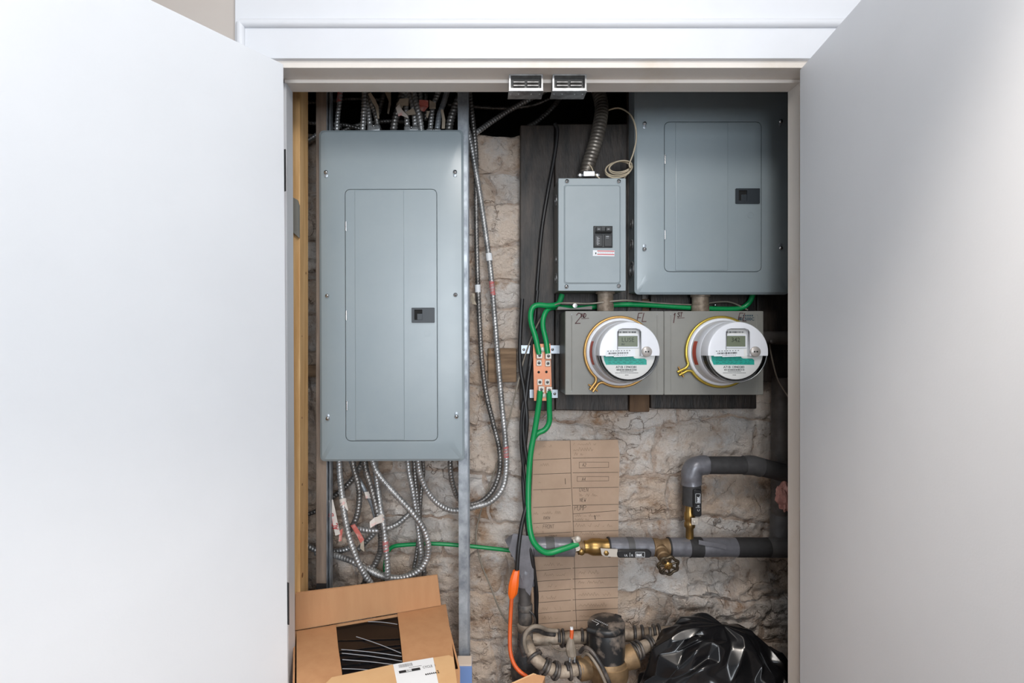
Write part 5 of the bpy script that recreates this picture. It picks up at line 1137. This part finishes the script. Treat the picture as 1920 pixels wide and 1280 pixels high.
bm = B(); P = pp([(983, 1228, 1.46), (978, 1208, 1.455), (983, 1190, 1.455), (996, 1180, 1.46), (1010, 1181, 1.475), (1022, 1186, 1.50), (1040, 1188, 1.51)]); tube(bm, P, 0.0075, 10, 0.006); obj('cable', bm, 'dusty_cable', root)
bm = B(); tube(bm, [p + Vector((0.006, -0.004, 0.010)) for p in P], 0.0055, 10, 0.006); obj('cable', bm, 'clip_grey', root)
root = thing('rear_pipe', at(1080, 1195, 1.56), 'dusty level pipe behind the water meter with wire wraps', 'pipe')
rpts = [(997, 1199, 1.555), (1050, 1196, 1.56), (1110, 1194, 1.565), (1180, 1190, 1.565), (1240, 1186, 1.565), (1300, 1183, 1.565)]
pseg(root, 'pipe', rpts, 0.0165, 'dusty_pipe', wob=0.02)
RP = catmull(pp(rpts), 0.004); nR = len(RP)
for f0, f1, tn in ((0.16, 0.21, 2.0), (0.30, 0.37, 2.0), (0.62, 0.72, 2.2), (0.74, 0.80, 2.0)): coil(root, f0 * nR, f1 * nR, tn, 0.0205, 0.0044, 'dusty_cable', path=RP)
root = thing('outlet_pipe', at(1210, 1210, 1.5), 'short dusty pipe rising right from water meter into bag', 'pipe')
opts = [(1178, 1229, 1.475), (1200, 1216, 1.49), (1225, 1206, 1.51), (1255, 1198, 1.53)]
pseg(root, 'pipe', opts, 0.0165, 'dusty_pipe', wob=0.03)
OP = catmull(pp(opts), 0.004)
for f0, f1, tn in ((0.10, 0.28, 2.6), (0.45, 0.55, 1.6)): coil(root, f0 * len(OP), f1 * len(OP), tn, 0.0205, 0.0042, 'dusty_cable', path=OP)
wire('looped_cable', [(1088, 1222, 1.45), (1095, 1214, 1.435), (1107, 1218, 1.42), (1122, 1238, 1.405), (1135, 1262, 1.40), (1145, 1290, 1.40), (1150, 1330, 1.40)], 0.0052, 'dusty_cable', 'dusty cable looping down over front of the water meter', 'cable')
wire('looped_cable', [(1092, 1230, 1.45), (1100, 1224, 1.43), (1112, 1236, 1.41), (1126, 1260, 1.40), (1138, 1290, 1.395), (1142, 1330, 1.395)], 0.0040, 'clip_grey', 'pale cable just below the dusty loop on the water meter', 'cable')
wire('thin_wire', [(1030, 1206, 1.53), (1042, 1216, 1.51), (1056, 1220, 1.49), (1072, 1217, 1.485), (1100, 1212, 1.48)], 0.0020, 'clip_grey', 'thin slack wire between bent pipe and rear pipe', 'wire', seg=6)
root = thing('alligator_clip', at(1072, 1240, 1.47), 'grey booted alligator clip biting a wire at bent pipe', 'clip')
bm = B(); loops = []
for (a, b_, Y_), r in zip(((1071, 1193, 1.475), (1070, 1203, 1.472), (1070, 1216, 1.468), (1072, 1228, 1.465), (1073, 1234, 1.464)), (0.0055, 0.0095, 0.0140, 0.0130, 0.0085)):
    p = at(a, b_, Y_); loops.append([p + Vector((r * math.cos(2 * math.pi * k / 10), r * 0.7 * math.sin(2 * math.pi * k / 10), 0)) for k in range(10)])
loft(bm, loops); obj('boot', bm, 'clip_grey', root)
bm = B(); tube(bm, pp([(1071, 1197, 1.474), (1072, 1188, 1.477), (1072, 1180, 1.479)]), 0.0052, 10, 0.004); obj('stem', bm, 'orange_wire', root)
bm = B(); tube(bm, pp([(1072, 1183, 1.478), (1071.5, 1175, 1.48)]), 0.0042, 10, 0.004); obj('tip', bm, 'print_white', root)
for a in (1068, 1077):
    bm = B(); tube(bm, pp([(a + 1, 1228, 1.462), (a, 1241, 1.458)]), 0.0028, 8, 0.004); obj('jaw', bm, 'steel_dull', root)
# lower valve cap seen between pipes
root = thing('drain_fitting', at(990, 1290, 1.5), 'dark round fitting low behind the orange lead', 'pipe fitting')
bm = B(); lathe(bm, [(0.030, -0.25), (0.034, -0.06), (0.040, -0.03), (0.040, 0), (0.030, 0.006), (0.022, 0.04)], at(985, 1240, 1.535), (0, 0, 1), 24); obj('body', bm, 'dusty_dark', root)

# ------------------------------------------------------------------ cartons
root = thing('cardboard_box', (fx(690, 1.45), 1.45, 0), 'open brown cardboard box at lower left lined with black plastic', 'cardboard box')
ZB = CH - 0.704
BL, BR, FR, FL = Vector((-0.4440, 1.385, ZB)), Vector((-0.085, 1.515, ZB)), Vector((-0.036, 1.225, ZB)), Vector((-0.368, 1.145, ZB))
def lerp2(u, v): return (BL.lerp(BR, u)).lerp(FL.lerp(FR, u), v)
nrm = (BR - BL).cross(FL - BL).normalized()
if nrm.z < 0: nrm = -nrm
def slab(bm, pts, t): loft(bm, [pts, [p - nrm * t for p in pts]])
def side(bm, a, b_, t):
    dn = Vector((0, t, 0)); a0, b0 = Vector((a.x, a.y, 0.0)), Vector((b_.x, b_.y, 0.0)); hd = (b_ - a); hd.z = 0; nn = hd.cross(Vector((0, 0, 1))).normalized() * t
    loft(bm, [[a0, b0, b_, a], [a0 + nn, b0 + nn, b_ + nn, a + nn]])
for a, b_ in ((FL, FR), (FR, BR), (BR, BL), (BL, FL)):
    bm = B(); side(bm, a, b_, 0.004); obj('side_panel', bm, 'carton', root)
off = nrm * 0.003
# back flap standing up against the cables
bm = B(); fl_pts = [BL + off, BR + off + Vector((-0.006, 0, 0.002)), at(820, 1078, 1.512), at(700, 1094, 1.462), at(554, 1112, 1.394)]
loft(bm, [fl_pts, [p + Vector((0, 0.004, 0.001)) for p in fl_pts]]); obj('back_flap', bm, 'carton', root)
def plane_px(px, py):
    "point of the box's mouth plane that lies at a pixel"
    d = at(px, py, 1.0) - Vector((0, 0, CH)); o = Vector((0, 0, CH)); t = (BL - o).dot(nrm) / d.dot(nrm); return o + d * t
def flapobj(name, pxs, mat, lift, t=0.004):
    bm = B(); P = [plane_px(*q) + nrm * lift for q in pxs]; slab(bm, P, t); return obj(name, bm, mat, root)
flapobj('side_flap', [(556, 1186), (630, 1174), (634, 1215), (641, 1262), (644, 1297), (556, 1297)], 'carton', 0.0035)
flapobj('side_flap', [(745, 1151), (836, 1134.5), (845, 1190), (853, 1252), (758, 1272), (752, 1210)], 'carton', 0.0035)
ff = flapobj('front_flap', [(600, 1300), (622, 1278), (680, 1266), (735, 1254), (770, 1250), (812, 1241), (842, 1236), (850, 1240), (853, 1258), (857, 1290), (740, 1312)], 'carton_light', 0.010)
bm = B(); P = [plane_px(*q) + nrm * 0.0105 for q in ((737, 1254), (765, 1249), (812, 1241), (823, 1295), (748, 1309))]; bm.faces.new([bm.verts.new(p) for p in P]); lab = obj('shipping_label', bm, 'print_white', ff, 'white shipping label with black print', flip=False)
o_ = plane_px(737, 1254); u_ = (plane_px(812, 1241) - o_).normalized(); pl = Plane(o_, u_, (nrm.cross(u_))); pl.n = nrm.copy()
k_ = (plane_px(812, 1241) - o_).length / 76.0
kv = k_ * 1.75; SX = 0.58
bm = B(); barcode(bm, pl, 9 * k_, -9 * kv, 34 * k_, -3 * kv, 0.0110, 26, 4); obj('barcode', bm, 'print_grey', lab)
bm = B(); quad(bm, pl, 6 * k_, -19 * kv, 45 * k_, -14.5 * kv, 0.0110)
type_text(bm, pl, 'CYCLE  1', 50 * k_, -17.5 * kv, 6 * kv, 0.0110, sx=SX)
for q in range(10): quad(bm, pl, (26 + q * 2.4) * k_, -12 * kv, (27.6 + q * 2.4) * k_, -11.2 * kv, 0.0110)
for q in range(6): quad(bm, pl, (50 + q * 3.6) * k_, -30 * kv, (52.4 + q * 3.6) * k_, -27.5 * kv, 0.0110)
type_text(bm, pl, '2', 72 * k_, -30 * kv, 7 * kv, 0.0110, 0.0003, sx=SX)
obj('label_print', bm, 'print_black', lab)
bm = B(); quad(bm, pl, 19 * k_, -18.7 * kv, 29 * k_, -14.8 * kv, 0.0114); obj('label_patch', bm, 'print_white', lab)
bm = B(); type_text(bm, pl, '0KG', 19.8 * k_, -18.2 * kv, 4.2 * kv, 0.0117, sx=SX); obj('label_print', bm, 'print_black', lab)
# black plastic inside: a real sagging sheet below the mouth
bm = B(); n1, n2 = 60, 110; g = []
for j in range(n2 + 1):
    row = []
    for i in range(n1 + 1):
        u = 0.012 + 0.976 * i / n1; v = 0.008 + 0.98 * j / n2; p = lerp2(u, v)
        fold = 0.0
        for v0, sl, hh in ((0.36, 0.34, 0.0022), (0.50, 0.10, 0.0022), (0.56, 0.12, 0.0026), (0.63, 0.10, 0.003), (0.72, 0.06, 0.003), (0.80, 0.12, 0.0026), (0.90, 0.05, 0.003)):
            dd = abs(v - (v0 + sl * (u - 0.5) + 0.01 * noise.noise(Vector((u * 6, v0 * 9, 0))))); fold = max(fold, hh * max(0.0, 1 - dd / 0.012))
        p = p - nrm * (0.0045 + 0.002 * noise.noise(Vector((u * 3, v * 3, 2)))) + nrm * fold
        row.append(bm.verts.new(p))
    g.append(row)
for a, b_ in zip(g, g[1:]):
    for i in range(n1): bm.faces.new((a[i], a[i + 1], b_[i + 1], b_[i]))
pls = obj('plastic_liner', bm, 'black_plastic', None, 'black plastic wrapped goods inside the open cardboard box', 'plastic wrap', sharp=80, flip=False)
pm('highlight_grey', (150, 152, 158), 0.35)  # pale thin tubes on the black liner: highlights painted along its ridges
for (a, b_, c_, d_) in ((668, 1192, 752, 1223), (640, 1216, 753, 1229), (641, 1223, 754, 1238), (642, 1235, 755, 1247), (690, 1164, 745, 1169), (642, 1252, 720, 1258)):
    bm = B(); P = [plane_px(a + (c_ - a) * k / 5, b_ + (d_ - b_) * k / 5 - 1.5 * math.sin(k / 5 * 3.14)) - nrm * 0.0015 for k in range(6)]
    tube(bm, P, 0.0009, 6, 0.01); obj('painted_highlight', bm, 'highlight_grey', pls)
# blue box
root = thing('blue_box', (fx(870, 1.42), 1.44, 0), 'narrow blue box with cream top at foot of steel stud', 'box')
zt2 = fz(1249, 1.43)
bm = B(); box(bm, fx(857, 1.43), fx(885, 1.43), 1.43, 1.475, 0, zt2, 0.0015); obj('body', bm, 'blue_card', root)
bm = B(); box(bm, fx(857, 1.43) + 0.0005, fx(884.5, 1.43), 1.4305, 1.4745, zt2, zt2 + 0.003, 0.001); obj('top_sheet', bm, 'cream_card', root)
# corner of another carton
root = thing('cardboard_box', (fx(985, 1.36), 1.4, 0), 'brown carton corner at bottom edge below the orange lead', 'cardboard box')
bm = B(); P = [at(925, 1296, 1.375), at(1001, 1263, 1.41), at(1022, 1267, 1.43), at(1010, 1300, 1.375)]
loft(bm, [P, [Vector((p.x, p.y, 0)) for p in P]]); obj('body', bm, 'carton', root)
bm = B(); P2 = [at(925, 1294.5, 1.374), at(1000, 1261.5, 1.409), at(1006, 1263.5, 1.412), at(945, 1300, 1.371)]; loft(bm, [P2, [p - Vector((0, -0.001, 0.004)) for p in P2]]); obj('flap', bm, 'carton_light', root)

# ------------------------------------------------------------------ bin bag
def blob(name, mat, cx, cy, rx, ry, ztop, zbase, bumps, label, cat, seed, nu=34, nv=22, amp=1.0):
    bm = B(); rows = []; h = ztop - zbase; rf_ = random.Random(5); folds = []
    for k in range(13):
        di = Vector((rf_.gauss(0, 1), rf_.gauss(0, 1), rf_.gauss(0, 0.8))).normalized(); fr_ = (5.5, 8, 12, 19)[k % 4]; folds.append((di, fr_, 0.14 / fr_ * (1.0 if k % 4 < 3 else 0.8)))
    for j in range(nv + 1):
        v = j / nv; row = []; ph = math.pi * v          # 0 top, 1 base
        for i in range(nu):
            th = 2 * math.pi * i / nu
            k = math.sin(ph) ** 0.62 if ph <= math.pi / 2 else math.sin(ph) ** 0.35
            x = cx + rx * k * math.cos(th); y = cy + ry * k * math.sin(th); z = zbase + h * (0.5 + 0.5 * math.cos(ph))
            for bx_, by_, bs, bh in bumps: z += bh * math.exp(-((x - bx_) ** 2 + (y - by_) ** 2) / bs ** 2) * max(0, math.cos(ph) + 0.4)
            p = Vector((x, y, z)); q = p * 1.0
            nn = Vector((math.cos(th) * math.sin(ph), math.sin(th) * math.sin(ph), math.cos(ph)))
            wn_ = 0.55 * noise.noise(q * 3.2 + Vector((seed, 0, 0))) + 0.25 * noise.noise(q * 8)
            d = 0.0
            for di, fr_, am in folds:
                t = (q.dot(di) * fr_ + wn_) % 1.0; t = abs(t * 2 - 1)
                mk = max(0.0, min(1.0, 0.35 + 1.9 * noise.noise(q * (fr_ * 0.55) + di * 7.0)))
                d += am * mk * (t ** 0.9 - 0.5)
            d = amp * (d - 0.020 * abs(noise.noise(q * 5.5 + Vector((seed, 1, 2)))))
            if z < zbase + 0.03: d *= max(0.0, (z - zbase) / 0.03)
            jt = Vector((rf_.uniform(-1, 1), rf_.uniform(-1, 1), rf_.uniform(-1, 1))) * 0.013 * min(1.0, math.sin(ph) * 3)
            if z < zbase + 0.03: jt *= 0
            row.append(bm.verts.new(p + nn * d + jt))
        rows.append(row)
    for a, b_ in zip(rows, rows[1:]):
        for i in range(nu): bm.faces.new((a[i], b_[i], b_[(i + 1) % nu], a[(i + 1) % nu]))
    bmesh.ops.remove_doubles(bm, verts=bm.verts, dist=1e-4)
    bmesh.ops.triangulate(bm, faces=bm.faces, quad_method='ALTERNATE')
    cl = bm.edges.layers.float.new('crease_edge')
    for e in bm.edges: e[cl] = rf_.choice((0.0, 0.15, 0.35, 0.6, 0.85))
    zmin = min(v.co.z for v in bm.verts)
    for v in bm.verts: v.co.z = max(v.co.z, zbase)
    o = obj(name, bm, mat, None, label, cat, sharp=180)
    md = o.modifiers.new('folds', 'SUBSURF'); md.levels = 3; md.render_levels = 3
    return o
Yb = 1.47
def bx_(px): return fx(px, Yb)
blob('bin_bag', 'bag_plastic', bx_(1352), Yb - 0.01, bx_(1352) - bx_(1172), 0.115, fz(1204, Yb), 0.002, ((bx_(1292), Yb, 0.10, 0.045), (bx_(1385), Yb - 0.02, 0.06, 0.008), (bx_(1460), Yb + 0.03, 0.05, 0.015)), 'shiny black bin bag crumpled at lower right', 'bin bag', 3.7)
